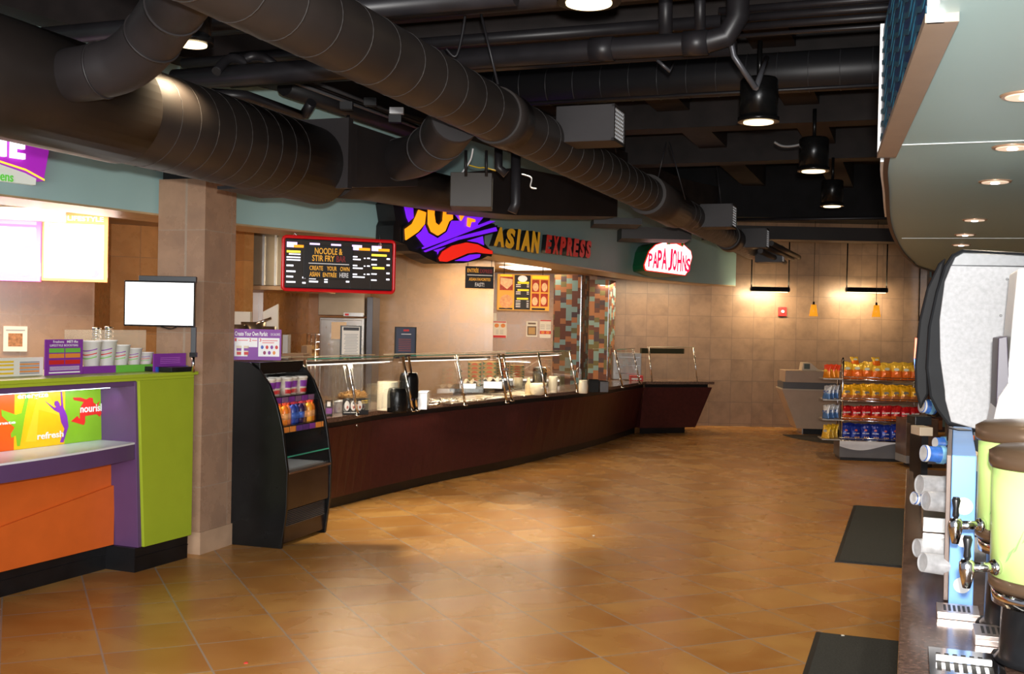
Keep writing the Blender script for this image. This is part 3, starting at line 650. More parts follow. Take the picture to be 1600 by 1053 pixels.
# items on the counter
def card(name, fr, pts, m, label, cat, n=0., th=.006, parent=None):
    """upright flat card whose outline is traced; foot on the surface"""
    o = MB(fr).prism(pxs(fr, pts, n), n - th, n).build(name, m, parent)
    return tag(o, label, cat) if label else o
def bars(fr, rects, m, parent, name='print', n=0., d=.002):
    mb = MB(fr)
    for x0, y0, x1, y1 in rects:
        a = fr.px(x0, y1, n); b = fr.px(x1, y0, n); mb.box(a[0], b[0], a[1], b[1], n, n + d)
    return mb.build(name, m, parent)
def foot(fr, x, y, n): u, v = fr.px(x, y, n); return fr.P(u, CT, n)
FC = Fr(FL.P(0, 0, -.05), FL.r)
def drop(pts, fr, z=CT):
    """snap the lowest traced row of a card to the surface"""
    q = pxs(fr, pts); lo = min(v for u, v in q); return lo
def std_card(name, x0, y0, x1, y1, m, label, cat, n=0., fr=None, z=CT, th=.008, rot=0.):
    """a rectangular sign standing on a surface at height z: returns thing and a frame in unit coords of the sign"""
    fr = fr or FC; a = fr.px(x0, y1, n); b = fr.px(x1, y0, n); wd = b[0] - a[0]; ht = (b[1] - a[1])
    g = Fr(fr.P(a[0], z, n), fr.r); t = thing(name, g.P(wd / 2, 0, 0), label, cat)
    MB(g).box(0, wd, 0, ht, -th, 0).build('panel', m, t, .001); return t, g, wd, ht
def lines(g, wd, ht, rows, m, t, name='print', n=.001, d=.0015):
    """rows: (x0,x1,y0,y1) as fractions"""
    mb = MB(g)
    for x0, x1, y0, y1 in rows: mb.box(x0 * wd, x1 * wd, y0 * ht, y1 * ht, n, n + d)
    return mb.build(name, m, t)
t, g, wd, ht = std_card('nutrition_sheet', -20, 555, 68, 587, PAPER, 'long white price sheet with yellow and orange rows on the green counter', 'sign')
lines(g, wd, ht, [(.02, .45, y, y + .10) for y in (.12, .34, .56, .74)], YELP, t)
lines(g, wd, ht, [(.56, .92, y, y + .08) for y in (.2, .4, .6)], ORP, t); lines(g, wd, ht, [(.56, .92, y, y + .08) for y in (.1, .3, .5, .7)], GRAYP, t, n=.0015)
t, g, wd, ht = std_card('booster_sign', 70, 529, 130, 586, PURPP, 'purple booster menu card with green, orange and red boxes', 'sign', .06)
for c_, y0 in ((GRNP, .63), (ORP, .48), (REDP, .30)): lines(g, wd, ht, [(.1, .49, y0, y0 + .12), (.52, .92, y0, y0 + .12)], c_, t)
lines(g, wd, ht, [(.1, .92, .05, .09)] + [(.12, .9, .14 + .04 * k, .155 + .04 * k) for k in range(3)], WPRINT, t)
text('sign_title', 'LIFESTYLE BOOSTERS', WPRINT, t, g, .12 * wd, .80 * ht, .74 * wd, .06 * ht, .001, .001)
text('sign_heading', 'MET-Rx', WPRINT, t, g, .56 * wd, .90 * ht, .3 * wd, .07 * ht, .001, .001, .02)
text('sign_heading', 'Freshens', WPRINT, t, g, .2 * wd, .90 * ht, .28 * wd, .07 * ht, .001, .001)
# acrylic cup stand with five cups
a = FC.px(131, 583, .05); b = FC.px(240, 583, .05)
st = thing('cup_display_stand', FC.P((a[0] + b[0]) / 2, CT, .05), 'clear stand with purple and green base strips carrying the sample cups', 'display stand')
um = FC.px(181, 583, .05)[0]
MB(FC).box(a[0], um, CT, CT + .05, .03, .05).build('purple_strip', PURPP, st); MB(FC).box(um, b[0], CT, CT + .05, .03, .05).build('green_strip', GRNP, st)
MB(FC).box(a[0], b[0], CT, CT + .045, -.14, .03).build('base', CREAM, st)
bu = FC.px(232, 540, -.1)
MB(FC).box(a[0], bu[0], CT, CT + .30, -.13, -.125).build('backrest', mat('clear_acrylic', (1, .9, .7), .1, trans=.0, alpha=.25, var=0), st)
CUPM = mat('cup_white', (.82, .80, .78), .35, var=.02)
for k, (x0, x1, yt, yb, lb) in enumerate(((131, 155, 534, 574, 'tallest sample cup on the stand, next to the booster card'), (154, 178, 534, 574, 'second tall sample cup on the stand, tilted beside the tallest'), (177, 199, 542, 574, 'medium sample cup in the middle of the stand'), (199, 218, 548, 574, 'small sample cup, second from the purple card'), (218, 236, 555, 574, 'smallest sample cup, nearest the purple card'))):
    cx = (x0 + x1) / 2; p = FC.px(cx, 574, -.04); r = (FC.px(x1, 560, -.04)[0] - FC.px(x0, 560, -.04)[0]) / 2; h = FC.px(cx, yt, -.04)[1] - FC.px(cx, yb, -.04)[1]
    c = FC.P(p[0], CT + .046, -.04); t = thing('sample_cup', c, lb, 'cup', 'sample cups on the smoothie counter')
    MB().lathe([(r * .72, 0), (r * .95, h * .95), (r, h * .95), (r, h), (r * .9, h)], c, 24).build('cup_body', CUPM, t)
    for q, (mm, zz) in enumerate(((PURPP, .66), (REDP, .50), (GRNP, .36))):
        rr = lambda s: r * (.72 + .23 * s) + .0012
        ring = []; 
        for j in range(13):
            an = -PI * .9 + j * PI * .8 / 12 - .3; s_ = zz + .07 * math.sin(j / 12 * PI * 1.1) * (-1) 
            ring.append([(c.x + rr(s_ + e_) * math.cos(an), c.y + rr(s_ + e_) * math.sin(an), c.z + h * (s_ + e_)) for e_ in (-.02, .02)])
        MB().loft(ring, False, False).build('stripe', mm, t)
# steel blender cups behind
for k, (x0, x1, yt) in enumerate(((143, 158, 511), (163, 177, 509))):
    c = at((x0 + x1) / 2, 545, 8.35); r = (x1 - x0) / 2 * 8.35 / F; zt = at(150, yt, 8.35).z
    t = thing('steel_shaker', (c.x, c.y, CT), ('shorter stack of steel shaker cups behind the sample cups', 'taller stack of steel shaker cups behind the sample cups')[k], 'cup')
    pr = [(r * .8, 0)]
    n = 9; H_ = zt - CT
    for j in range(n): pr += [(r * .93, H_ * (j + .3) / n), (r, H_ * (j + .5) / n), (r, H_ * (j + .8) / n), (r * .9, H_ * (j + .9) / n)]
    MB().lathe(pr, (c.x, c.y, CT), 24).build('stack', CHROME, t)
t, g, wd, ht = std_card('tent_card', 240, 542, 291, 571, PURPP, 'purple folded card on a blue base beside the monitor stand', 'sign', .16)
MB(g).box(.02, wd, -.0, .035, .0, .02).build('blue_base', BLUP, t)
lines(g, wd, ht, [(.2, .8, .45 + .1 * k, .47 + .1 * k) for k in range(4)], mat('pink_print', (.6, .2, .7), .5), t)
a = FC.px(241, 578, .03); b = FC.px(305, 578, .03)
tag(MB(FC).box(.30, .545, CT, CT + .035, .0, .30).build('counter_tray', BLACKP, None, .004), 'flat black tray at the end of the green countertop under the purple card', 'tray')
# monitor on a pole
mf = Fr((at(193, 510, 8.0).x, 8.0, 0), (1, .02, 0)); a = mf.px(193, 509); b = mf.px(305, 440)
mo = thing('order_monitor', FC.P(FC.px(300, 570, -.1)[0], CT, -.1), 'flat order monitor showing a blank white screen on a black pole', 'monitor')
MB(mf).box(a[0], b[0], a[1], b[1], -.035, 0).build('bezel', GBLK, mo, .004)
MB(mf).box(a[0] + .010, b[0] - .010, a[1] + .012, b[1] - .012, -.002, .001).build('screen', glow('screen_white', (1, .98, .96), 1.6), mo)
c0 = mf.px(215, 440); c1 = mf.px(305, 432)
MB(mf).box(c0[0], c1[0], c0[1], c1[1], -.06, -.02).build('back_rail', mat('charcoal', (.05, .055, .06), .4), mo, .004)
p = mf.px(300, 500); MB(mf).box(p[0] - .018, p[0] + .018, mf.px(300, 553)[1], a[1], -.07, -.04).build('pole', mat('charcoal', (.05, .055, .06)), mo, .003)
MB(mf).box(p[0] - .024, p[0] + .024, mf.px(300, 558)[1], mf.px(300, 551)[1], -.076, -.034).build('pole_collar', GBLK, mo)
MB(mf).tube([(p[0], mf.px(300, 556)[1], -.055), (p[0], CT, -.055)], .011, 12).build('post', CHROME, mo)
MB(mf).tube(spline([(mf.px(250, 509)[0], a[1], -.02), (mf.px(265, 513)[0], a[1] - .015, -.02), (mf.px(275, 510)[0], a[1], -.02)], 5), .004, 6).build('cable', GBLK, mo)

# shop wall: menu boxes, cooler, picture, sign
WS = Fr((-3.93, 10.3, 0), (.887, .46, 0)); WSm = Fr(WS.P(0, 0, .45), (.95, .31, 0))
MP = glow('menu_pink_frame', (.95, .22, .62), 1.0); MO = glow('menu_orange_frame', (1, .36, .12), 1.0)
PKL = glow('menu_pink_tint', (.95, .45, .75), 1.1); ORL = glow('menu_orange_tint', (1, .55, .28), 1.1)
for k, (x0, y0, x1, y1, m1, lb) in enumerate(((-70, 330, 64, 436, MP, 'pink framed backlit smoothie menu under the white air unit'), (65, 335, 169, 438, MO, 'orange framed backlit booster menu over the blender wall'))):
    a = WSm.px(x0, y1); b = WSm.px(x1, y0); t = thing('backlit_menu', WSm.P((a[0] + b[0]) / 2, a[1], 0), lb, 'menu board')
    MB(WSm).box(a[0], b[0], a[1], b[1], -.12, 0).build('light_box', m1, t)
    e = .02; wd, ht = b[0] - a[0], b[1] - a[1]; g = Fr(WSm.P(a[0], a[1], 0), WSm.r)
    if k == 0: lines(g, wd, ht, [(.5, .72, .12, .42), (.76, .95, .12, .42), (.5, .94, .5, .76)], G_WHITE, t, 'lit_panel', .0, .002); lines(g, wd, ht, [(.5, .95, .8, .94)], PKL, t, 'title_bar', .0, .002); lines(g, wd, ht, [(.78, .84, .08, .13)], ORL, t, 'print', .002, .002)
    else:
        lines(g, wd, ht, [(.03, .94, .04, .84)], G_WHITE, t, 'lit_panel', 0, .002)
        lines(g, wd, ht, [(.05, .94, y, y + .008) for y in (.26, .44, .6, .74)] + [(.5, .507, .26, .74)], ORL, t, 'rule_lines', .002, .002)
        text('menu_title', 'LIFESTYLE', G_WHITE, t, g, .38 * wd, .885 * ht, .55 * wd, .07 * ht, .001, .002, .02)
        text('menu_title', 'BOOSTERS', ORL, t, g, .1 * wd, .76 * ht, .42 * wd, .06 * ht, .003, .002, .02)
        MB(g).prism([(.74 * wd, .06 * ht), (.80 * wd, .11 * ht), (.78 * wd, .16 * ht), (.84 * wd, .18 * ht), (.88 * wd, .13 * ht), (.92 * wd, .13 * ht), (.86 * wd, .10 * ht), (.82 * wd, .06 * ht)], .003, .005).build('runner_logo', MP, t)
    area('menu_light', WSm.P((a[0] + b[0]) / 2, (a[1] + b[1]) / 2, .05), WSm.P((a[0] + b[0]) / 2, (a[1] + b[1]) / 2 - .5, 1), .7, .6, 6, (1, .85, .8))
wf = Fr(WS.P(0, 0, .75), (.95, .31, 0)); a = wf.px(-40, 338); b = wf.px(101, 326)
ac = thing('air_curtain_unit', wf.P(a[0], a[1], 0), 'long white air unit mounted above the pink smoothie menu', 'air unit')
MB(wf).box(a[0], b[0], a[1], b[1] + .03, -.3, 0).build('housing', WHITE, ac, .015); lz = wf.px(62, 330)
MB(wf).box(a[0], lz[0], lz[1] - .015, lz[1] + .015, 0, .004).build('outlet_slot', CREAM, ac)
a = WS.px(5, 549, .03); b = WS.px(43, 510, .03); t = thing('framed_picture', WS.P((a[0] + b[0]) / 2, a[1], .02), 'small square white framed picture on the shop wall', 'picture')
MB(WS).box(a[0], b[0], a[1], b[1], .0, .03).build('mat_board', PAPER, t); wd, ht = b[0] - a[0], b[1] - a[1]; g = Fr(WS.P(a[0], a[1], .03), WS.r)
lines(g, wd, ht, [(.2, .8, .2, .72)], mat('brown_picture', (.35, .15, .05), .5, var=.5, scale=40), t, 'image'); lines(g, wd, ht, [(.1, .9, .82, .87)], GRAYP, t)
# hanging sign of the smoothie shop
fd = Vector((.57, .82, 0)); SF = Fr((-3.0, 7.75, 0), fd)
sp = [(-110, 120), (78, 226), (69, 285), (40, 269), (0, 255), (-110, 225)]
fs = thing('smoothie_shop_sign', SF.P(*SF.px(20, 270)), 'purple lit shop sign with white letters above a curved white tag', 'sign')
MB(SF).prism(pxs(SF, [(-110, 180), (78, 228), (68, 283), (40, 268), (0, 254), (-110, 232)]), -.08, 0).build('purple_board', glow('purple_board', (.34, .02, .42), .55), fs)
MB(SF).prism(pxs(SF, [(-110, 236), (0, 256), (40, 270), (58, 279), (57, 289), (0, 282), (-110, 268)]), -.06, -.01).build('white_tag', glow('white_tag', (.62, .66, .60), .35), fs)
sw = MB(SF); q = pxs(SF, [(-110, 226), (0, 251), (40, 264), (69, 280)]); ring = [[(u, v - .012, .001), (u, v, .001), (u, v, .006), (u, v - .012, .006)] for u, v in q]; sw.loft(ring); sw.build('yellow_swoosh', G_YEL, fs)
a = SF.px(10, 254); b = SF.px(32, 214); text('sign_letter', 'E', glow('letter_white', (1, .96, 1), 1.6), fs, SF, a[0] + .02, a[1] + .035, (b[0] - a[0]) * 1.0, (b[1] - a[1]) * .92, .0, .03, .04)
a = SF.px(-24, 248); b = SF.px(7, 208); text('sign_letter', 'N', MC['letter_white'], fs, SF, a[0], a[1] + .03, (b[0] - a[0]), (b[1] - a[1]) * .92, .0, .03, .04)
a = SF.px(-28, 276); b = SF.px(25, 264); text('tag_word', 'freshens', glow('green_word', (.1, .5, .05), .5), fs, SF, a[0] - .02, a[1] - .01, (b[0] - a[0]), (b[1] - a[1]) * .8, .0, .006, .01)
# ---------------------------------------------------------------- serving counter
ZT = .885
TOP = spline([(-2.3, 9.3, 0), (-1.97, 9.8, 0), (-1.65, 10.40, 0), (-1.31, 11.40, 0), (-.72, 12.55, 0), (.02, 13.85, 0), (.91, 15.35, 0), (1.47, 16.50, 0), (2.27, 18.42, 0)], 6)
TOE_ = spline([(-2.35, 9.3, 0), (-2.0, 9.8, 0), (-1.70, 10.40, 0), (-1.32, 11.24, 0), (-.74, 12.42, 0), (-.02, 13.68, 0), (.88, 15.48, 0), (1.43, 16.7, 0), (2.16, 18.55, 0)], 6)
sc2 = thing('serving_counter', (0, 14.4, 0), 'long curved maroon serving counter with a dark stone top and black base', 'counter')
def strip(name, front, back, z0, z1, m, z1b=None, back2=None):
    mb = MB(); rings = []
    for a, b in zip(front, back): rings.append([(a.x, a.y, z0), (a.x, a.y, z1), (b.x, b.y, z1), (b.x, b.y, z0)])
    return mb.loft(rings).build(name, m, sc2)
strip('countertop', TOP, offset_path(TOP, .70), ZT - .045, ZT, GRANITE)
strip('shadow_gap', offset_path(TOP, .05), offset_path(TOP, .62), ZT - .10, ZT - .045, TOE)
# sloping front panel: top follows the counter edge, foot follows the base
pt, pb = offset_path(TOP, .035), offset_path(TOE_, .02)
mb = MB(); mb.loft([[(b.x, b.y, .10), (a.x, a.y, ZT - .10), (c.x, c.y, ZT - .10), (d.x, d.y, .10)] for a, b, c, d in zip(pt, pb, offset_path(TOP, .09), offset_path(TOE_, .09))]); mb.build('front_panel', MAROON, sc2)
strip('toe_kick', offset_path(TOE_, .05), offset_path(TOE_, .6), 0, .10, TOE)
# angled end section
E0, E1 = Vector((2.27, 18.42, 0)), Vector((3.50, 18.85, 0)); ed = (E1 - E0).normalized(); en = Vector((-ed.y, ed.x, 0)); EF = Fr(E0, ed); EL = (E1 - E0).length
mb = MB(EF); mb.prism([(0, ZT - .045), (EL, ZT - .045), (EL, ZT), (0, ZT)], -.85, 0); mb.build('end_countertop', GRANITE, sc2)
mb = MB(EF); mb.prism([(0, ZT - .10), (EL - .10, ZT - .10), (EL - .10, ZT - .045), (0, ZT - .045)], -.8, -.05); mb.build('shadow_gap', TOE, sc2)
mb = MB(EF); mb.prism([(-.08, .10), (EL - .33, .10), (EL - .02, ZT - .10), (-.02, ZT - .10)], -.8, -.04); mb.build('end_panel', MAROON, sc2)
mb = MB(EF); mb.box(-.05, EL - .50, 0, .10, -.75, -.10); mb.build('toe_kick', TOE, sc2)
for x, y in ((557, 665),):
    c = on(x, y, ZT - .07); MB().lathe([(.012, 0), (.012, .01)], c, 12, (.9, -.4, 0)).build('screw_cap', CHROME, sc2)
# front counter behind the guards: a flat back-counter filling in up to the kitchen side
def cpt(x, y, z=ZT): return on(x, y, z)
# sneeze guards
def guard(posts, label, name='sneeze_guard', light=True, reach=.34):
    pp = []
    for (xb, yb, xt, yt) in posts:
        b = on(xb, yb, ZT); pp.append((b, xt, yt))
    d = (pp[-1][0] - pp[0][0]); d.z = 0; d.normalize(); n = Vector((-d.y, d.x, 0))   # towards the kitchen
    tops = []
    t = thing(name, pp[0][0], label, 'sneeze guard', 'glass sneeze guards along the serving counter')
    for b, xt, yt in pp:
        fr = Fr(b, n); # plane across the counter through the post
        top = b + n * .13 + Vector((0, 0, .56)); tops.append(top)
        MB().tube([b, top], .014, 12).build('post', CHROME, t)
        c1 = b + (top - b) * .22; c2 = b + (top - b) * .68; m = MB()
        for c_ in (c1, c2): m.obox(c_, -n, .05, .02, .02)
        MB().lathe([(.028, 0), (.028, .012)], b, 14).build('foot_plate', CHROME, t); m.build('clamp', CHROME, t)
    a0, a1 = pp[0][0], pp[-1][0]; t0, t1 = tops[0], tops[-1]
    th = n * .006
    def pane(a, b, c, d_, nm): m = MB(); m.add([a, b, c, d_, a + th, b + th, c + th, d_ + th], [(0, 1, 2, 3), (7, 6, 5, 4), (0, 4, 5, 1), (1, 5, 6, 2), (2, 6, 7, 3), (3, 7, 4, 0)]); return m.build(nm, GLASS, t)
    fa = -n * .015; lo = .12
    pane(a0 + (t0 - a0) * lo + fa, a1 + (t1 - a1) * lo + fa, t1 + fa, t0 + fa, 'front_glass')
    th = Vector((0, 0, .006)); up = Vector((0, 0, .01))
    pane(t0 + up - n * .03, t1 + up - n * .03, t1 + up + n * reach, t0 + up + n * reach, 'top_glass')
    m = MB(); m.tube([t0 + up - n * .034, t1 + up - n * .034], .0045, 6); m.build('glass_edge', GLASS_E, t)
    m = MB(); m.tube([t0 + up + n * reach, t1 + up + n * reach], .004, 6); m.build('rear_edge', mat('bright_edge', (.8, .72, .5), .3, .2), t)
    if light:
        m = MB(); m.obox((t0 + t1) / 2 + n * .12 + Vector((0, 0, -.035)), d, (t1 - t0).length * .96, .05, .03); m.build('lamp_housing', STEEL, t)
        m = MB(); m.obox((t0 + t1) / 2 + n * .12 + Vector((0, 0, -.054)), d, (t1 - t0).length * .9, .03, .008); m.build('lamp_tube', G_TUBE, t)
        c = (t0 + t1) / 2 + n * .12 + Vector((0, 0, -.07)); l = area('guard_light', c, c + Vector((n.x * .12, n.y * .12, -1)), (t1 - t0).length * .9, .04, 5.5 * (t1 - t0).length, (1, .86, .62))
        l.rotation_euler = (0, 0, math.atan2(d.y, d.x))
    return t
# sign cards standing on the guards need the top height
guard([(493, 662, 483, 568), (559, 650, 546, 564), (645, 643, 635, 562)], 'glass sneeze guard over the chip bowl, next to the drinks fridge')
guard([(652, 642, 641, 562), (727, 634, 715, 558), (792, 630, 779, 557)], 'glass sneeze guard over the salad utensils in the middle of the counter')
guard([(800, 627, 788, 556), (854, 620, 843, 555), (902, 613, 892, 555)], 'glass sneeze guard over the white bowl, before the mosaic columns')
guard([(973, 606, 963, 550), (1000, 600, 988, 549)], 'short glass sneeze guard past the mosaic columns', light=False)
# last guard on the angled end
g5 = thing('sneeze_guard', EF.P(.2, ZT, -.1), 'boxy glass guard on the angled end of the serving counter', 'sneeze guard', 'glass sneeze guards along the serving counter')
for u in (.16, EL - .28): MB(EF).tube([(u, ZT, -.10), (u - .02, ZT + .58, -.22)], .014, 12).build('post', CHROME, g5)
MB(EF).add([(.16, ZT + .05, -.09), (EL - .28, ZT + .05, -.09), (EL - .30, ZT + .57, -.20), (.14, ZT + .57, -.20), (.16, ZT + .05, -.096), (EL - .28, ZT + .05, -.096), (EL - .30, ZT + .57, -.206), (.14, ZT + .57, -.206)], [(0, 1, 2, 3), (7, 6, 5, 4), (0, 4, 5, 1), (1, 5, 6, 2), (2, 6, 7, 3), (3, 7, 4, 0)]).build('front_glass', GLASS, g5)
MB(EF).box(.14, EL - .30, ZT + .58, ZT + .586, -.6, -.18).build('top_glass', GLASS, g5)
MB(EF).tube([(.14, ZT + .583, -.18), (EL - .30, ZT + .583, -.18)], .006, 6).build('glass_edge', mat('bright_edge', (.8, .72, .5), .3, .2), g5)
MB(EF).box(.18, EL - .3, ZT + .46, ZT + .55, -.62, -.55).build('rear_valance', mat('dark_olive', (.04, .04, .02), .4), g5)

# ---------------------------------------------------------------- things on the serving counter
def put(x, y, z=ZT): return on(x, y, z)
def rad(x0, x1, c): return abs(x1 - x0) / 2 * c.y / F
def cyl_at(name, x0, x1, yt, yb, prof, m, label, cat, part='body', group=None, z=ZT, Yadd=0):
    """prof in fractions of radius and height; sits on the surface"""
    r0 = .5 * (x0 + x1); c = put(r0, yb, z); r = rad(x0, x1, c); c = c + Vector((0, r * .9, 0)); r = rad(x0, x1, c); h = (at(r0, yt, c.y).z - z)
    t = thing(name, c, label, cat, group); MB().lathe([(a * r, b * h) for a, b in prof], c, 28).build(part, m, t); return t, c, r, h
IV = mat('ivory_plates', (.80, .72, .55), .35, var=.03)
def plate_stack(x0, x1, yt, yb, label, n=22):
    t, c, r, h = cyl_at('plate_stack', x0, x1, yt, yb, [(.97, 0), (.97, .02)], IV, label, 'plates', 'lowest_plate')
    pr = []
    for k in range(n): pr += [(r * .97, h * (k + .05) / n), (r, h * (k + .5) / n), (r, h * (k + .8) / n), (r * .97, h * (k + .95) / n)]
    pr += [(r * .7, h * .985)]; MB().lathe(pr, c, 32).build('stacked_plates', IV, t)
plate_stack(587, 620, 596, 642, 'tall stack of round ivory plates beside the short black canister')
cyl_at('warmer_canister', 603, 635, 606, 645, [(.95, 0), (1, .08), (1, .72), (.96, .78), (.96, .82), (.86, .97), (.78, 1)], GBLK, 'short gloss black plate dispenser beside the ivory plates', 'canister')
cyl_at('warmer_canister', 622, 652, 582, 642, [(.95, 0), (1, .08), (1, .80), (.97, .84), (.97, .88), (.86, .98), (.78, 1)], GBLK, 'tall gloss black plate dispenser behind the paired guard posts', 'canister')
cyl_at('warmer_canister', 832, 854, 573, 615, [(.95, 0), (1, .06), (1, .66), (1.04, .72), (1, .9), (.8, 1)], GBLK, 'black canister behind the big white bowl', 'canister')
# chip bowl
t, c, r, h = cyl_at('chip_bowl', 523, 573, 620, 628, [(.35, 0), (.6, .1), (1, 1), (.96, 1), (.5, .25)], mat('brown_bowl', (.20, .085, .03), .4), 'brown bowl heaped with crisp noodles on the counter', 'bowl', 'bowl_body')
m = MB()
for k in range(150):
    a = random.uniform(0, 2 * PI); q = r * .86 * math.sqrt(random.random()); zz = h + (.075 * (1 - (q / r) ** 2)) * random.uniform(.6, 1.1)
    m.obox((c.x + q * math.cos(a), c.y + q * math.sin(a), c.z + zz), (random.uniform(-1, 1), random.uniform(-1, 1), random.uniform(-.5, .5)), random.uniform(.04, .075), random.uniform(.01, .02), .004)
m.lathe([(r * .9, h * .8), (r * .7, h + .03), (r * .3, h + .06), (.01, h + .07)], c, 20)
o = m.build('crisp_noodles', mat('fried_noodle', (.62, .38, .14), .6, var=.3, scale=30), t); o['kind'] = 'stuff'
SC1 = Fr(put(556, 650), (.45, .89, 0)); SCg = lambda x, y, n=0: SC1.px(x, y, n)
def counter_card(name, x0, y0, x1, y1, m, label, cat='sign', rdir=(.9, .3, 0), z=ZT, leg=True):
    o = put((x0 + x1) / 2, y1, z); g0 = Fr(o, rdir); a = g0.px(x0, y1); b = g0.px(x1, y0); g = Fr(g0.P(a[0], 0, 0), rdir); wd = b[0] - a[0]; ht = b[1] - a[1]
    t = thing(name, g.P(wd / 2, 0, 0), label, cat); MB(g).box(0, wd, 0, ht, -.008, 0).build('panel', m, t, .001)
    if leg: MB(g).box(wd * .1, wd * .9, 0, .006, -.06, 0).build('foot', m, t)
    return t, g, wd, ht
t, g, wd, ht = counter_card('entree_card', 535, 622, 576, 648, BLACKP, 'black card picturing three noodle bowls at the foot of the chip bowl')
for k in range(3):
    m = MB(g); cx = (.17 + .24 * k) * wd; m.prism([(cx + .1 * wd * math.cos(a / 14 * 2 * PI), (.55 + .3 * math.sin(a / 14 * 2 * PI)) * ht) for a in range(14)], .001, .003); m.build('bowl_picture', WPRINT, t)
    m = MB(g); m.prism([(cx + .02 * wd + .04 * wd * math.cos(a / 8 * 2 * PI), (.46 + .1 * math.sin(a / 8 * 2 * PI)) * ht) for a in range(8)], .003, .004); m.build('food_picture', mat('red_food', (.4, .06, .03), .5), t)
lines(g, wd, ht, [(.72, .96, .82, .87), (.74, .95, .7, .74)], YELP, t); lines(g, wd, ht, [(.05, .3, .12, .15), (.32, .65, .12, .15)], WPRINT, t)
t, g, wd, ht = counter_card('entree_card', 508, 625, 520, 650, BLACKP, 'small upright black card with a pink print against the fridge side')
lines(g, wd, ht, [(.1, .9, .15, .5)], PURPP, t, 'picture'); lines(g, wd, ht, [(.25, .7, .6, .9)], WPRINT, t, 'picture')
def bin_(name, x0, y0, x1, y1, m, label, cat, dy=.25, z=ZT, taper=.9):
    o = put((x0 + x1) / 2, y1, z); a = at(x0, y1, o.y); b = at(x1, y0, o.y); t = thing(name, (o.x, o.y + dy / 2, z), label, cat)
    mb = MB(); cx = (a.x + b.x) / 2; hw = (b.x - a.x) / 2; hgt = b.z - z
    R = lambda f_, zz, s=1: [(cx + i * hw * f_, o.y + dy / 2 + j * dy / 2 * f_, zz) for i, j in ((-1, -1), (1, -1), (1, 1), (-1, 1))]
    mb.loft([R(taper, z), R(.96, z + hgt * .95), R(1.03, z + hgt * .95), R(1.03, z + hgt), R(.93, z + hgt), R(.85, z + hgt * .2)]); mb.build('body', m, t, .003); return t
bin_('steel_pan', 521, 628, 537, 645, STEEL, 'shallow steel pan behind the noodle bowl card', 'pan', .3)
bin_('steel_pan', 652, 613, 668, 640, STEEL, 'deep steel food pan beside the tall black dispenser', 'pan', .3)
# utensils lying on the counter
def tongs(x, y, ang, ln, label, m=CHROME, z=ZT + .012):
    c = put(x, y, z); d = Vector((math.cos(ang), math.sin(ang), 0)); s_ = Vector((-d.y, d.x, 0)); t = thing('serving_tongs', c, label, 'tongs', 'tongs and spoons on the counter')
    for q in (-1, 1): MB().tube([c - d * ln / 2, c + s_ * q * .018, c + d * ln / 2 * .8 + s_ * q * .03, c + d * ln / 2 + s_ * q * .012 + Vector((0, 0, .01))], [.008, .007, .010, .018], 8).build('arm', m, t)
for k in range(9):
    x = 668 + k * 5.5 + random.uniform(-2, 2); y = 632 - k * .7 + random.uniform(-4, 1)
    tongs(x, y, random.uniform(0, PI), .22, ('steel serving tongs in the heap, ' + ['touching the pan', 'second from the pan', 'third from the pan', 'fourth from the pan', 'fifth from the pan', 'sixth from the pan', 'seventh from the pan', 'next to last of the row', 'last of the row, by the guard post'][k]), z=ZT + .012 + .03 * random.random())
def spoon(x, y, ang, label):
    c = put(x, y, ZT + .008); d = Vector((math.cos(ang), math.sin(ang), 0)); t = thing('serving_spoon', c, label, 'spoon', 'tongs and spoons on the counter')
    MB().tube([c - d * .16, c + d * .04], .006, 8).build('handle', CHROME, t); m = MB(); m.lathe([(.01, 0), (.032, .008), (.034, .012), (.02, .004)], c + d * .07, 14); m.build('scoop', CHROME, t)
for k, l in enumerate(('nearest the tongs heap', 'second from the tongs heap', 'third from the tongs heap', 'nearest the pizza boxes')):
    spoon(738 + 11 * k, 627 - 2.4 * k, .3 + .4 * k, 'steel serving spoon on the counter, ' + l)
# food well rims
def well(x, y, wx, label):
    c = put(x, y, ZT + .004); t = thing('food_well', c, label, 'food well'); d = Vector((.5, .87, 0)); n = Vector((-.87, .5, 0))
    m = MB(); hw, hd = wx, .24
    for a_, b_, l_, s_ in ((d, n, hw, hd), (d, -n, hw, hd)): m.obox(c + b_ * s_, a_, 2 * l_, .03, .012)
    for s_ in (-1, 1): m.obox(c + d * hw * s_, n, 2 * hd, .03, .012)
    m.build('rim', mat('bright_steel', (.85, .78, .62), .2, .8), t); m = MB(); m.obox(c + Vector((0, 0, -.002)), d, 2 * hw, 2 * hd, .006); m.build('lid', mat('pan_lid', (.70, .62, .48), .3, .7, var=.2), t)
well(706, 626, .36, 'covered steel food well below the tongs heap'); well(752, 621, .34, 'covered steel food well beside the serving spoons'); well(815, 615, .36, 'covered steel food well before the white bowl')
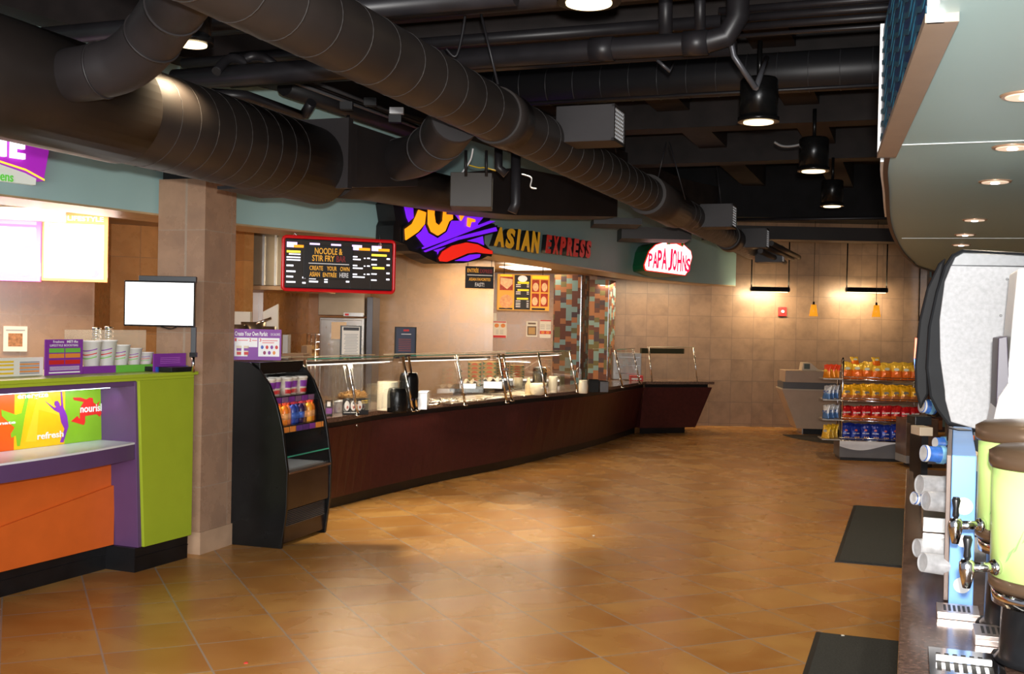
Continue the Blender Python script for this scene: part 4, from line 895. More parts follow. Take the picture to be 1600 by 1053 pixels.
# back counter unit carrying the pizza boxes
bc = thing('back_counter', (.05, 18.0, 0), 'dark back counter holding the pizza box stacks', 'counter')
MB().box(-.26, .72, 16.9, 17.6, 0, .93).build('cabinet', mat('dark_wood', (.05, .028, .018), .4, var=.2), bc, .004); MB().box(-.26, .75, 16.87, 17.63, .93, .965).build('worktop', STEEL, bc, .004)
KRAFT = mat('kraft_cardboard', (.55, .36, .15), .8, var=.06); PRNG = mat('green_box_print', (.02, .14, .075), .6); PRNR = mat('red_box_print', (.62, .10, .04), .6)
def pizza_boxes(x0, x1, yt, yb, n, name_l):
    Y, z0 = (14.92, .947) if x1 < 776 else (17.05, .967); a = at(x0, yb, Y); b = at(x1, yt, Y); wd = b.x - a.x; hgt = (b.z - z0) / n
    for k in range(n):
        z = z0 + k * hgt; lab = f'{["lowest", "second lowest", "third lowest", "third highest", "second highest", "topmost"][k] if n == 6 else ["lowest", "second lowest", "middle", "second highest", "topmost"][k]} flat pizza box in the {name_l}'
        t = thing('pizza_box', (a.x + wd / 2, Y + wd / 2, z), lab, 'box', 'pizza boxes behind the counter')
        MB().box(a.x, b.x, Y, Y + wd, z + .001, z + hgt * .97).build('carton', KRAFT, t, .002)
        m = MB(); m.add([(a.x, Y - .002, z + hgt * .1), (a.x + wd * .22, Y - .002, z + hgt * .5), (a.x, Y - .002, z + hgt * .9), (b.x, Y - .002, z + hgt * .1), (b.x - wd * .22, Y - .002, z + hgt * .5), (b.x, Y - .002, z + hgt * .9)], [(0, 1, 2), (5, 4, 3)]); m.build('green_corner_print', PRNG, t)
        m = MB(); g = [(a.x + wd * (.5 + .24 * math.cos(q * PI / 8)), Y - .002, z + hgt * (.25 + .55 * math.sin(q * PI / 8))) for q in range(9)]; m.add(g, [tuple(range(9))]); m.build('red_arch_print', PRNR, t)
pizza_boxes(731, 752, 566, 592, 6, 'first stack from the kitchen corner'); pizza_boxes(754, 775, 565, 592, 6, 'second stack from the kitchen corner')
pizza_boxes(776, 796, 566, 592, 6, 'third stack from the kitchen corner'); pizza_boxes(797, 819, 571, 597, 5, 'shorter fourth stack by the canister')
def onto(name, x0, y0, x1, y1, Y, z0, m, label, cat, d=.25):
    a = at(x0, y1, Y); b = at(x1, y0, Y); t = thing(name, ((a.x + b.x) / 2, Y + d / 2, z0), label, cat); return t, a, b
for (x0, x1, y0, y1, l) in ((718, 744, 599, 607, 'paper lined steel tray nearest the kitchen corner'), (755, 785, 596, 607, 'paper lined steel tray before the second box stack')):
    Y = 14.35; a = at(x0, y1, Y); b = at(x1, y0, Y)
    t = thing('lined_tray', ((a.x + b.x) / 2, Y + .2, a.z), l, 'tray'); MB().box(a.x, b.x, Y, Y + .4, a.z, b.z).build('tray_body', STEEL, t, .006)
    m = MB(); wv = [(a.x + (b.x - a.x) * q / 8, Y - .02 + .42 * s_, b.z + .02 + .03 * math.sin(q * 1.9 + s_ * 3)) for s_ in (0, 1) for q in range(9)]
    m.add(wv, [(q, q + 1, q + 10, q + 9) for q in range(8)]); o = m.build('paper_liner', PAPER, t); o.modifiers.new('th', 'SOLIDIFY').thickness = .01
tb = thing('prep_table', (-.5, 15.0, 0), 'dark prep shelf under the paper lined trays', 'table'); zt_ = at(730, 607, 14.35).z
MB().prism([(-.80, 14.3), (-.42, 14.3), (-.10, 14.95), (-.10, 15.42), (-.80, 15.42)], zt_ - .04, zt_ - .001).build('shelf_top', BLACKP, tb); MB().prism([(-.76, 14.4), (-.5, 14.4), (-.3, 14.95), (-.3, 15.38), (-.76, 15.38)], 0, zt_ - .04).build('base', mat('dark_wood', (.05, .028, .018)), tb)
cyl_at('white_bowl', 827, 854, 599, 618, [(.5, 0), (.72, .05), (.97, .5), (1, 1), (.95, 1), (.7, .3)], IV, 'big glossy white bowl lit under the third sneeze guard', 'bowl')
cyl_at('white_canister', 857, 871, 588, 614, [(.97, 0), (1, .03), (1, .97), (.95, 1)], IV, 'plain white cylinder canister between the white bowl and mosaic column', 'canister')
cyl_at('utensil_crock', 904, 919, 594, 615, [(.8, 0), (.95, .06), (.95, .3), (1, .6), (.9, .82), (.92, 1), (.85, 1), (.8, .5)], IV, 'white ceramic crock with wire whisk beside the black boxes', 'crock')
c = put(904, 612); tag(MB().tube(spline([c + Vector((.02, .05, .05)), c + Vector((-.0, .05, .22)), c + Vector((-.03, .04, .30)), c + Vector((.01, .05, .33)), c + Vector((.03, .05, .25)), c + Vector((.03, .05, .1))], 6), .006, 6).build('wire_whisk', CHROME), 'bright wire whisk leaning out of the white crock', 'whisk')
cyl_at('clear_cup_stack', 801, 817, 590, 607, [(.8, 0), (1, .5), (1, .52), (.95, .98), (.9, 1)], mat('ivory_lid', (.72, .62, .42), .4), 'round ivory container before the short pizza box stack', 'container')
cyl_at('sauce_bottle', 820, 831, 590, 616, [(1, 0), (1, .55), (.5, .75), (.35, 1)], mat('tan_bottle', (.62, .48, .28), .4), 'tan squeeze bottle beside the white bowl', 'bottle')
for x0, x1, l, dm in ((920, 936, 'glossy black straw box beside the white crock', mat('matt_black_box', (.008, .008, .008), .6, spec=.2)), (937, 951, 'dark brown napkin box beside the black straw box', mat('dark_brown_box', (.03, .017, .012), .35))):
    o = put((x0 + x1) / 2, 613, ZT); a = at(x0, 612, o.y); b = at(x1, 594 if x0 < 930 else 596, o.y); t = thing('condiment_box', (o.x, o.y + .1, ZT), l, 'box')
    MB().box(a.x, b.x, o.y, o.y + .25, ZT, b.z).build('body', dm, t, .004); MB().box(a.x - .005, b.x + .005, o.y - .005, o.y + .255, b.z - .02, b.z).build('lid', dm, t, .004)
# items behind the end guards
o = put(985, 601); t = thing('red_display_box', o, 'small red box with white print behind the end glass', 'box'); a = at(984, 602, 18.6); b = at(1005, 587, 18.6)
MB().box(a.x, b.x, 18.6, 18.75, ZT, b.z).build('body', REDP, t, .004); MB().box(a.x + .03, b.x - .03, 18.595, 18.6, b.z - .07, b.z - .045).build('print', WPRINT, t)
a = at(958, 596, 18.9); b = at(1003, 552, 18.9); t = thing('heated_merchandiser', ((a.x + b.x) / 2, 19.1, ZT), 'grey steel warming cabinet behind the short sneeze guard', 'cabinet')
MB().box(a.x, b.x, 18.95, 19.3, ZT, b.z).build('body', mat('dull_steel', (.24, .22, .2), .35, .7), t, .005)
for k in range(3): MB().box(a.x + .03, b.x - .03, 18.94, 18.95, ZT + .1 + k * .14, ZT + .115 + k * .14).build('shelf_line', CHROME, t)
c = at(950, 545, 19.2)
# counter top signs on the guards
def guard_sign(x0, y0, x1, y1, Y, label, colp):
    g0 = Fr(at((x0 + x1) / 2, y1, Y), (.97, .25, 0)); a = g0.px(x0, y1); b = g0.px(x1, y0); wd, ht = b[0] - a[0], b[1] - a[1]; g = Fr(g0.P(a[0], a[1], 0), g0.r)
    t = thing('counter_sign', g.P(wd / 2, 0, 0), label, 'sign'); MB(g).box(0, wd, 0, ht, -.012, 0).build('frame', BLACKP, t, .002); MB(g).prism([(-.015, 0), (wd + .015, 0), (wd * .95, .06), (wd * .05, .06)], -.03, .01).build('foot', BLACKP, t)
    MB(g).box(.03 * wd + .01, wd * .97 - .01, .14 * ht, .97 * ht, 0, .002).build('sheet', colp, t); return t, g, wd, ht
t, g, wd, ht = guard_sign(531, 509, 565, 563, 11.3, 'black framed stand with a white printed page on the first sneeze guard', PAPER)
lines(g, wd, ht, [(.14, .88, .86, .95)], DARKP, t, 'header', .002); lines(g, wd, ht, [(.18 + .03 * (k % 3), .84 - .05 * (k % 2), .2 + .045 * k, .215 + .045 * k) for k in range(13)], GRAYP, t, 'print', .003)
text('foot_logo', 'wok', YELP, t, g, .15 * wd, .03 * ht, .3 * wd, .06 * ht, .011, .001)
t, g, wd, ht = guard_sign(616, 511, 651, 560, 12.4, 'black framed stand with a dark blue page and red lines near the paired posts', mat('navy_page', (.035, .045, .085), .5))
lines(g, wd, ht, [(.18, .75, .24 + .06 * k, .255 + .06 * k) for k in range(7)], mat('rust_print', (.4, .07, .04), .5), t, 'print', .003); lines(g, wd, ht, [(.3, .75, .76, .78)], WPRINT, t, 'print', .003); lines(g, wd, ht, [(.4, .65, .86, .92)], REDP, t, 'logo', .003)
# ---------------------------------------------------------------- open drinks fridge
BQ = Vector((-1.78, 8.58, 0)); fx = Vector((.308, .951, 0)); fnn = Vector((.951, -.308, 0))
FW = .76
SFr = Fr(BQ, fnn)                      # side plane nearest the viewer: u = towards the front
prof = [SFr.px(x, y) for x, y in [(438, 858), (447, 798), (449, 737), (441, 671), (432, 632), (420, 600), (405, 578), (389, 566)]]
prof = [(u, max(0, v)) for u, v in prof]; prof[0] = (0.0, 0.0)
back = -.62; top_z = prof[-1][1]
outline = prof + [(back, top_z + .01), (back, 0)]
fg = thing('drinks_fridge', BQ + fx * (FW / 2) - fnn * .3, 'curved black open front drinks fridge between the stone column and serving counter', 'fridge')
M1 = Fr(BQ, fnn)  # prism along n of this frame: n = r x up
nrm = M1.n        # points to the viewer
MB(M1).prism(outline, -.03, 0).build('side_panel', GBLK, fg, .003)
M2 = Fr(BQ + fx * (FW - .03), fnn); MB(M2).prism(outline, -.03, 0).build('side_panel', GBLK, fg, .003)
ff = Fr(BQ, fx)   # front frame: u along the front, v up, n out
def in_(u0, u1, z0, z1, n0, n1, nm, m, bev=0): return MB(ff).box(u0, u1, z0, z1, n0, n1).build(nm, m, fg, bev)
in_(.03, FW - .03, .0, 1.44, back, back + .04, 'back_panel', mat('fridge_back', (.20, .20, .20), .25, .6, var=.3, scale=3))
in_(.03, FW - .03, .03, .42, -.5, -.01, 'lower_body', mat('brown_black_panel', (.022, .012, .010), .22, var=.2), .004)
def pn(z):
    """front line of the side profile at height z"""
    for (u0, v0), (u1, v1) in zip(prof, prof[1:]):
        if v0 <= z <= v1: return u0 + (u1 - u0) * (z - v0) / (v1 - v0 + 1e-9)
    return prof[-1][0]
in_(.03, FW - .03, .30, .585, -.5, pn(.5) - .012, 'front_panel', mat('brown_black_panel', (.022, .012, .010), .22), .004)
in_(.03, FW - .03, .585, .60, -.5, pn(.6) + .004, 'deck_rail', mat('bronze_rail', (.16, .10, .07), .3, .6), .002)
g_ = MB(ff)
for k in range(9): g_.box(.08, FW - .05, .165 + .014 * k, .171 + .014 * k, -.02, .006 + .0)
g_.build('grille', mat('grille_grey', (.05, .05, .055), .4), fg)
in_(.03, FW - .03, 1.36, top_z, back, pn(1.40) - .01, 'canopy_box', GBLK, .004)
in_(.05, FW - .05, 1.345, 1.358, -.42, -.39, 'lamp_tube', G_TUBE)
# curved front glass
rg = []
for z in [.72 + .05 * k for k in range(13)]: rg.append([ff.P(.03, z, pn(z) - .012), ff.P(FW - .03, z, pn(z) - .012), ff.P(FW - .03, z, pn(z) - .017), ff.P(.03, z, pn(z) - .017)])
MB().loft(rg).build('front_glass', GLASS, fg)
MB(ff).box(.03, FW - .03, .60, .72, pn(.66) - .012, pn(.66) - .006).build('lower_glass', GLASS, fg); MB(ff).box(.03, FW - .03, .715, .725, pn(.7) - .016, pn(.7) - .004).build('glass_edge', GLASS_E, fg)
zs = (.955, 1.185); dep = (-.03, -.10)
for k, z in enumerate(zs):
    fz = pn(z) - .03; in_(.035, FW - .035, z - .012, z, -.5, fz, 'shelf', GBLK); in_(.035, FW - .035, z - .055, z - .005, fz, fz + .008, 'tag_rail', BLACKP)
    for q in range(6 if k else 7):
        u = .06 + q * .108; cm_ = [PURPP, mat('mauve_tag', (.25, .12, .25), .5)][q % 2] if k else [ORP, ORP, mat('violet_tag', (.10, .03, .22), .5), mat('violet_tag', (.1, .03, .22)), PURPP, ORP, ORP][q]
        in_(u, u + .09, z - .052, z - .008, fz + .008, fz + .012, 'price_tag', cm_)
    area('fridge_light', ff.P(FW / 2, z + .2 - (.02), pn(z + .15) - .09), ff.P(FW / 2, z, -.2), FW * .8, .03, (2.2, 2.6)[k == 0], (1, .9, .75))
area('fridge_light', ff.P(FW / 2, .86, -.08), ff.P(FW / 2, .6, -.3), FW * .8, .03, .8, (1, .95, .9))
in_(.035, FW - .035, .60, .612, -.5, -.02, 'deck', mat('bright_deck', (.5, .5, .5), .3, .6))
# parfait cups
for k in range(5):
    u = .10 + k * .125 + (.02 if k > 1 else 0); c = ff.P(u, zs[1], pn(1.2) - .10 - .02 * (k % 2)); r = .054; h = .14
    t = thing('parfait_cup', c, ['parfait cup with purple label nearest the side panel on the upper fridge shelf', 'second parfait cup from the near side of the upper fridge shelf', 'middle parfait cup on the upper fridge shelf', 'fourth parfait cup on the upper fridge shelf', 'parfait cup at the serving counter end of the upper fridge shelf'][k], 'cup', 'parfait cups in the fridge')
    MB().lathe([(r * .74, 0), (r * .98, h * .92)], c, 20).build('cup_body', mat('parfait_cream', (.72, .62, .50), .3, var=.15, scale=30), t); MB().lathe([(r * 1.06, h * .92), (r * 1.06, h), (r * .9, h + .008)], c, 20).build('lid', mat('clear_lid', (.75, .7, .62), .2), t)
    lb = MB(); rg = []
    for j in range(9):
        an = -1.0 + j * .22 - 1.0 + .5; rg.append([(c.x + (r * (.74 + .26 * s_) + .002) * math.cos(an), c.y + (r * (.74 + .26 * s_) + .002) * math.sin(an), c.z + h * s_) for s_ in (.42, .8)])
    lb.loft(rg, False, False).build('label', PURPP, t)
    lb = MB(); rg = [[(x_, y_, z_ - h * .33) if False else (c.x + (r * (.74 + .26 * s_) + .002) * math.cos(-1.5 + j * .22), c.y + (r * (.74 + .26 * s_) + .002) * math.sin(-1.5 + j * .22), c.z + h * s_) for s_, (x_, y_, z_) in ((.08, (0, 0, 0)), (.32, (0, 0, 0)))] for j in range(9)]
    lb.loft(rg, False, False).build('fruit_layer', REDP, t)
# juice bottles
JU = [mat('juice_orange', (.85, .22, .02), .25, var=.05), mat('juice_amber', (.75, .12, .01), .25), mat('juice_blue', (.02, .05, .28), .25), mat('juice_dark', (.03, .01, .05), .25), mat('juice_yellow', (.9, .36, .03), .25)]
seq = [0, 4, 0, 0, 2, 2, 3, 3, 4, 0]; wd_ = ['orange juice bottle nearest the side panel', 'second juice bottle, pale orange', 'third juice bottle, orange', 'fourth juice bottle, orange', 'fifth juice bottle, dark blue with white label', 'sixth juice bottle, dark blue', 'seventh juice bottle, dark purple', 'eighth juice bottle, dark purple', 'ninth juice bottle, yellow orange', 'last juice bottle by the serving counter, orange']
for k in range(10):
    c = ff.P(.075 + k * .067, zs[0], pn(1.0) - .085 - .015 * (k % 2)); r = .032; t = thing('juice_bottle', c, wd_[k] + ', on the lower fridge shelf', 'bottle', 'juice bottles in the fridge')
    MB().lathe([(r * .95, 0), (r, .01), (r, .115), (r * .8, .135), (r * .45, .152), (r * .45, .16)], c, 16).build('bottle_body', JU[seq[k]], t)
    MB().lathe([(r * .6, .158), (r * .6, .18)], c, 12).build('cap', mat('cap_orange', (.8, .1, .05), .4) if seq[k] not in (2, 3) else mat('cap_red', (.45, .03, .05), .4), t)
    MB().lathe([(r * 1.02, .04), (r * 1.02, .09)], c, 16, None).build('label', mat('label_blue', (.05, .12, .45), .5) if k in (4, 5, 6) else mat('label_orange', (.9, .42, .15), .5), t)
# yogurt parfait sign on top
ps = Fr(ff.P(.2, top_z + .01, -.40), (.96, .28, 0)); a = ps.px(364, 558); b = ps.px(440, 515); g = Fr(ps.P(a[0] - .12, 0, 0), ps.r); wd = b[0] - a[0] + .12; ht = b[1]
t = thing('parfait_sign', g.P(wd / 2, 0, 0), 'purple and white parfait sign standing on top of the drinks fridge', 'sign'); MB(g).box(0, wd, 0, ht, -.01, 0).build('panel', PURPP, t, .001)
x0f = .12 / wd; s_ = 1 - x0f
lines(g, wd, ht, [(x0f + .02, x0f + s_ * .50, .12, .72), (x0f + s_ * .52, 1 - .03, .12, .72)], WPRINT, t, 'white_field', 0, .002)
lines(g, wd, ht, [(x0f + s_ * .30, x0f + s_ * .5, .12, .42)], PURPP, t, 'purple_field', .002, .002)
text('sign_title', 'Create Your Own Parfait', WPRINT, t, g, wd * (x0f + .03 * s_), ht * .78, wd * s_ * .68, ht * .14, .001, .002, .02)
text('sign_subtitle', '120 CALORIES', WPRINT, t, g, wd * (x0f + .77 * s_), ht * .80, wd * s_ * .2, ht * .08, .001, .002, .0)
for k, dgt in enumerate('123'): text('step_number', dgt, REDP, t, g, wd * (x0f + s_ * (.03, .33, .54)[k]), ht * .60, wd * .03, ht * .10, .002, .002, .02)
lines(g, wd, ht, [(x0f + .1 * s_, x0f + .3 * s_, .62, .65), (x0f + .39 * s_, x0f + .49 * s_, .62, .65), (x0f + .6 * s_, x0f + .92 * s_, .62, .65), (x0f + .6 * s_, x0f + .85 * s_, .55, .58)], mat('pink_print2', (.75, .25, .25), .5), t, 'print', .002)
for k in range(2):
    cx = wd * (x0f + s_ * (.12 + .15 * k)); w2 = wd * s_ * .055
    MB(g).prism([(cx - w2 * .8, .14 * ht), (cx + w2 * .8, .14 * ht), (cx + w2, .46 * ht), (cx - w2, .46 * ht)], .002, .004).build('cup_picture', CREAM, t); MB(g).prism([(cx - w2 * .82, .17 * ht), (cx + w2 * .82, .17 * ht), (cx + w2 * .85, .26 * ht), (cx - w2 * .85, .26 * ht)], .004, .005).build('cup_band', REDP, t); MB(g).prism([(cx - w2 * .9, .3 * ht), (cx + w2 * .9, .3 * ht), (cx + w2 * .93, .38 * ht), (cx - w2 * .93, .38 * ht)], .004, .005).build('cup_band', PURPP, t)
fr_c = [BLUP, REDP, PURPP, REDP, mat('berry', (.3, .02, .1), .5), PURPP, ORP]
for k in range(7):
    cx = wd * (x0f + s_ * (.60 + .1 * (k % 4) + .05 * (k // 4))); cy = ht * (.42 - .18 * (k // 4)); MB(g).prism([(cx + .012 * math.cos(q), cy + .016 * math.sin(q)) for q in [i * PI / 4 for i in range(8)]], .002, .004).build('fruit_picture', fr_c[k], t)

# ---------------------------------------------------------------- kitchen behind the fridge
CU = mat('copper_lit_wall', (.5, .24, .08), .5)
a = at(365, 445, 12.0); b = at(497, 358, 12.0)
hd = thing('steel_hood', ((a.x + b.x) / 2, 12.3, a.z), 'long brushed steel exhaust hood above the cooking line behind the red framed menu', 'hood')
MB().box(a.x - 1.0, b.x, 12.0, 13.2, a.z, 2.75).build('hood_body', mat('hood_steel', (.36, .28, .18), .3, .85, var=.15, scale=3), hd, .005); MB().box(a.x - 1.0, b.x + .01, 11.98, 13.2, a.z - .05, a.z).build('hood_rim', mat('copper_rim', (.5, .3, .15), .3, .6), hd, .005)
for x in (412, 431): c = at(x, 390, 11.98); MB().box(c.x - .012, c.x + .012, 11.97, 12.0, a.z, 2.72).build('hood_seam', STEEL, hd)
a = at(497, 598, 14.3); b = at(570, 497, 14.3); ov = thing('steel_oven', ((a.x + b.x) / 2, 14.7, 0), 'tall stainless steel oven door with a taped paper behind the first sneeze guard', 'oven')
MB().box(a.x, b.x, 14.3, 15.0, .25, b.z).build('body', mat('oven_steel', (.56, .53, .49), .24, .95, var=.2, scale=2.5), ov, .01)
MB().box(a.x + .02, b.x - .03, 14.28, 14.3, .5, b.z - .03).build('door', mat('oven_steel', (.56, .53, .49)), ov, .006)
for dx, dz in ((.1, -.13), (.14, -.35), (.5, -.1), (.58, -.4), (.14, -.6)): MB().lathe([(.012, 0), (.012, .01)], (a.x + dx, 14.28, b.z + dz), 10, (0, -1, 0)).build('rivet', CHROME, ov)
MB().box(a.x - .02, b.x + .02, 14.3, 15.0, 0, .25).build('base', BLACKP, ov)
c = at(518, 503, 14.27); d_ = at(541, 530, 14.27); tag(MB().box(c.x, d_.x, 14.262, 14.266, d_.z, c.z).build('taped_paper', mat('old_paper', (.70, .52, .36), .7)), 'peach coloured paper taped on the oven door', 'paper')
c0 = at(497, 492, 14.4); c1 = at(570, 463, 14.4); t = thing('oven_control_panel', (c0.x, 14.4, c0.z), 'brown steel upper panel with a red switch above the oven', 'panel')
MB().box(c0.x, c1.x, 14.4, 15.0, c0.z, 2.6).build('panel', mat('brown_steel', (.32, .24, .16), .3, .8), t, .004)
q0 = at(537, 494, 14.37); q1 = at(568, 489, 14.37); MB().box(q0.x, q1.x, 14.36, 14.4, q0.z, q1.z).build('switch_plate', STEEL, t); q0 = at(539, 493, 14.35); q1 = at(545, 490, 14.35); MB().box(q0.x, q1.x, 14.345, 14.36, q0.z, q1.z).build('red_switch', REDP, t)
c0 = at(571, 600, 14.25); c1 = at(583, 464, 14.25); tag(MB().box(c0.x, c1.x, 14.25, 15.0, 0, c1.z).build('dark_steel_post', mat('dark_steel', (.09, .09, .10), .3, .7), None, .004), 'dark steel upright panel between the oven and stone wall', 'panel')
# rack with bread left of the oven
c0 = at(479, 570, 13.6); c1 = at(493, 521, 13.6); t = thing('wire_rack', (c0.x, 13.6, 0), 'narrow wire rack with buns beside the oven', 'rack')
m = MB()
for x in (c0.x, (c0.x + c1.x) / 2, c1.x): m.tube([(x, 13.6, 0), (x, 13.6, c1.z)], .008, 6)
m.build('uprights', CHROME, t); m = MB()
for k in range(5): m.box(c0.x, c1.x, 13.58, 13.9, c0.z + k * (c1.z - c0.z) / 4.2, c0.z + k * (c1.z - c0.z) / 4.2 + .008)
m.build('shelves', CHROME, t)
for k in range(3):
    z = c0.z + (k + .0) * (c1.z - c0.z) / 4.2 + .008; tag(MB().box(c0.x + .01, c1.x - .01, 13.62, 13.85, z, z + .05).build('bread_loaf', mat('bread', (.55, .30, .10), .7), None, .015), ('lowest', 'middle', 'upper')[k] + ' brown loaf on the wire rack beside the oven', 'bread')
# steel bowls, ladle, box heaped behind the fridge sign
KB = thing('cook_line_table', (at(420, 560, 11.0).x, 11.0, 0), 'steel cook line table behind the drinks fridge', 'table'); zc = at(420, 556, 10.8).z
MB().box(at(330, 556, 10.8).x, at(452, 556, 10.8).x, 10.75, 11.5, zc - .04, zc).build('table_top', STEEL, KB, .004)
for x in (at(340, 556, 10.8).x, at(446, 556, 10.8).x):
    for y in (10.8, 11.45): MB().box(x - .02, x + .02, y - .02, y + .02, 0, zc - .04).build('leg', STEEL, KB)
def bowl_at(x0, x1, yt, Y, z, h, label, m=STEEL):
    c = at((x0 + x1) / 2, yt, Y); r = (x1 - x0) / 2 * Y / F; t = thing('mixing_bowl', (c.x, Y, c.z - h), label, 'bowl'); MB().lathe([(r * .5, 0), (r * .9, h * .6), (r, h), (r * .95, h), (r * .6, h * .3)], (c.x, Y, c.z - h), 24).build('bowl_body', m, t); return c
DST = mat('dull_pot', (.22, .17, .12), .3, .8)
c = bowl_at(362, 384, 507, 10.95, 0, .28, 'dull steel pot behind the parfait sign next to the stone column', DST); bowl_at(377, 416, 503, 11.1, 0, .30, 'wide dull steel wok with a ladle behind the parfait sign', DST); bowl_at(410, 432, 510, 11.0, 0, .27, 'dark rimmed pan behind the end of the parfait sign', DST)
tag(MB().tube([at(389, 510, 11.0), at(424, 497, 11.0)], .014, 8).build('ladle', CHROME), 'long handled ladle lying across the wok', 'ladle')
def slabthing(name, x0, y0, x1, y1, Y, d, m, label, cat):
    a = at(x0, y1, Y); b = at(x1, y0, Y); return tag(MB().box(a.x, b.x, Y, Y + d, a.z, b.z).build(name, m, None, .004), label, cat)
slabthing('white_splash_panel', 366, 487, 391, 512, 11.6, .1, PAPER, 'white paper sheet on the kitchen wall next to the stone column', 'paper')
a, b, c_ = at(410, 556, 11.3), at(434, 556, 11.3), at(434, 475, 11.3); tag(MB().add([a, b, c_, at(411, 487, 11.3), a + Vector((0, .05, 0)), b + Vector((0, .05, 0)), c_ + Vector((0, .05, 0)), at(411, 487, 11.3) + Vector((0, .05, 0))], [(0, 1, 2, 3), (7, 6, 5, 4), (0, 4, 5, 1), (1, 5, 6, 2), (2, 6, 7, 3), (3, 7, 4, 0)]).build('splash_guard', PAPER), 'slanted white splash guard behind the wok', 'panel')
slabthing('towel_dispenser', 441, 523, 450, 558, 11.0, .15, mat('grey_plastic', (.42, .42, .42), .4), 'small grey towel dispenser beside the parfait sign', 'dispenser')
slabthing('cardboard_box', 440, 553, 475, 575, 10.9, .3, mat('brown_box', (.28, .17, .10), .7), 'low brown box on the cook line beside the parfait sign', 'box')
slabthing('cardboard_box', 470, 540, 480, 570, 12.4, .3, mat('brown_box', (.28, .17, .10), .7), 'narrow brown box standing before the wire rack', 'box')

# ---------------------------------------------------------------- menu board with red frame
MBF = Fr(at(530, 415, 10.0), (.92, .39, 0)); q = lambda x, y, n=0: MBF.px(x, y, n)
TLx = q(443, 369); BLx = q(443, 452); TRx = q(616, 393); BRx = q(616, 463)
u0, u1 = TLx[0], TRx[0]; v1 = TLx[1]; v0 = BLx[1]; wd, ht = u1 - u0, v1 - v0
g = Fr(MBF.P(u0, v0, 0), MBF.r)
mbd = thing('noodle_menu_board', g.P(wd / 2, ht / 2, 0), 'long black menu board with a red rounded frame hanging over the serving counter', 'menu board')
MB(g).box(.01, wd - .01, .01, ht - .01, -.14, -.01).build('housing', BLACKP, mbd, .01)
m = MB(g); e = .016; rr = .03; path = []
for cx, cy, a0 in ((wd - rr, ht - rr, 0), (rr, ht - rr, 90), (rr, rr, 180), (wd - rr, rr, 270)):
    for k in range(5): an = math.radians(a0 + k * 22.5); path.append((cx + rr * math.cos(an), cy + rr * math.sin(an), 0))
path.append(path[0]); path.append(path[1]); m.tube(path, e, 10, False); m.build('red_frame', mat('red_gloss', (.55, .008, .012), .25, emit=(1, 0, 0), es=.06), mbd)
lines(g, wd, ht, [(.02, .215, .06, .94), (.22, .405, .06, .94), (.41, .595, .06, .94), (.60, .78, .06, .94), (.785, .98, .06, .94)], mat('menu_black', (.035, .027, .022), .3), mbd, 'menu_panel', -.008, .006)
MW = glow('menu_white_text', (.9, .9, 1), 1.3); MY = glow('menu_yellow_text', (1, .75, .05), 1.2); MP2 = glow('menu_purple_tab', (.75, .55, 1), 1.2)
for k, x in enumerate((.03, .23, .42, .61, .79)):
    lines(g, wd, ht, [(x, x + .09, .80, .90)], MP2, mbd, 'heading_tab', 0); lines(g, wd, ht, [(x + .06, x + .165, .80, .85)], G_ORG, mbd, 'heading', .001)
lines(g, wd, ht, [(.03, .15, .70, .74), (.79, .93, .70, .74), (.80, .91, .45, .49)], MY, mbd, 'price_lines', 0)
lines(g, wd, ht, [(.03 + .02 * (k == 0), .15, y, y + .025) for k, y in enumerate((.66, .60, .55))] + [(.03, .09 + .02 * (k % 2), y, y + .03) for k, y in enumerate((.44, .33, .23, .13))] + [(.17, .20, y, y + .03) for y in (.22, .12)] + [(.23, .29, .21, .24), (.23, .31, .15, .18), (.365, .395, .20, .23), (.365, .395, .15, .18), (.56, .59, .17, .2)] + [(.62, .66, y, y + .025) for y in (.66, .49, .32)] + [(.62, .69 + .02 * k, y, y + .025) for k, y in enumerate((.61, .44, .27))] + [(.72, .735, y, y + .02) for y in (.64, .49, .33)] + [(.75, .775, y, y + .025) for y in (.64, .49, .33)] + [(.79, .84, y, y + .025) for y in (.62, .52, .34, .22)] + [(.93, .96, y, y + .03) for y in (.64, .52, .36, .24)], MW, mbd, 'price_lines', 0)
# placard in front
a = q(474, 437, .04); b = q(552, 393, .04); pa_, pb_ = a[0] - u0, b[0] - u0; pv0, pv1 = .22 * ht, .86 * ht
pl = thing('noodle_placard', g.P((pa_ + pb_) / 2, pv0, .03), 'black placard reading noodle and stir fry bar hung over the red framed menu', 'sign')
MB(g).box(pa_, pb_, pv0, pv1, .025, .035).build('panel', mat('placard_black', (.012, .010, .010), .4), pl, .002)
OG = mat('placard_orange', (.85, .42, .04), .5, emit=(1, .45, .03), es=.25, var=0); RG = mat('placard_red', (.30, .02, .02), .5)
pw, ph = pb_ - pa_, pv1 - pv0
def ptxt(s, x0, x1, y0, y1, m): text('placard_text', s, m, pl, g, pa_ + x0 * pw, pv0 + y0 * ph, (x1 - x0) * pw, (y1 - y0) * ph, .036, .002, .015)
ptxt('NOODLE &', .22, .78, .73, .92, OG); ptxt('STIR FRY', .17, .62, .52, .70, OG); ptxt('BAR', .66, .85, .52, .70, RG)
MB(g).box(pa_ + .1 * pw, pa_ + .92 * pw, pv0 + .44 * ph, pv0 + .465 * ph, .035, .037).build('rule', WPRINT, pl)
ptxt('CREATE', .12, .39, .25, .38, OG); ptxt('YOUR', .47, .67, .25, .38, OG); ptxt('OWN', .74, .93, .25, .38, OG); ptxt('ASIAN', .12, .33, .06, .20, OG); ptxt('ENTRÉE', .39, .67, .06, .22, OG); ptxt('HERE', .73, .91, .06, .20, WPRINT)
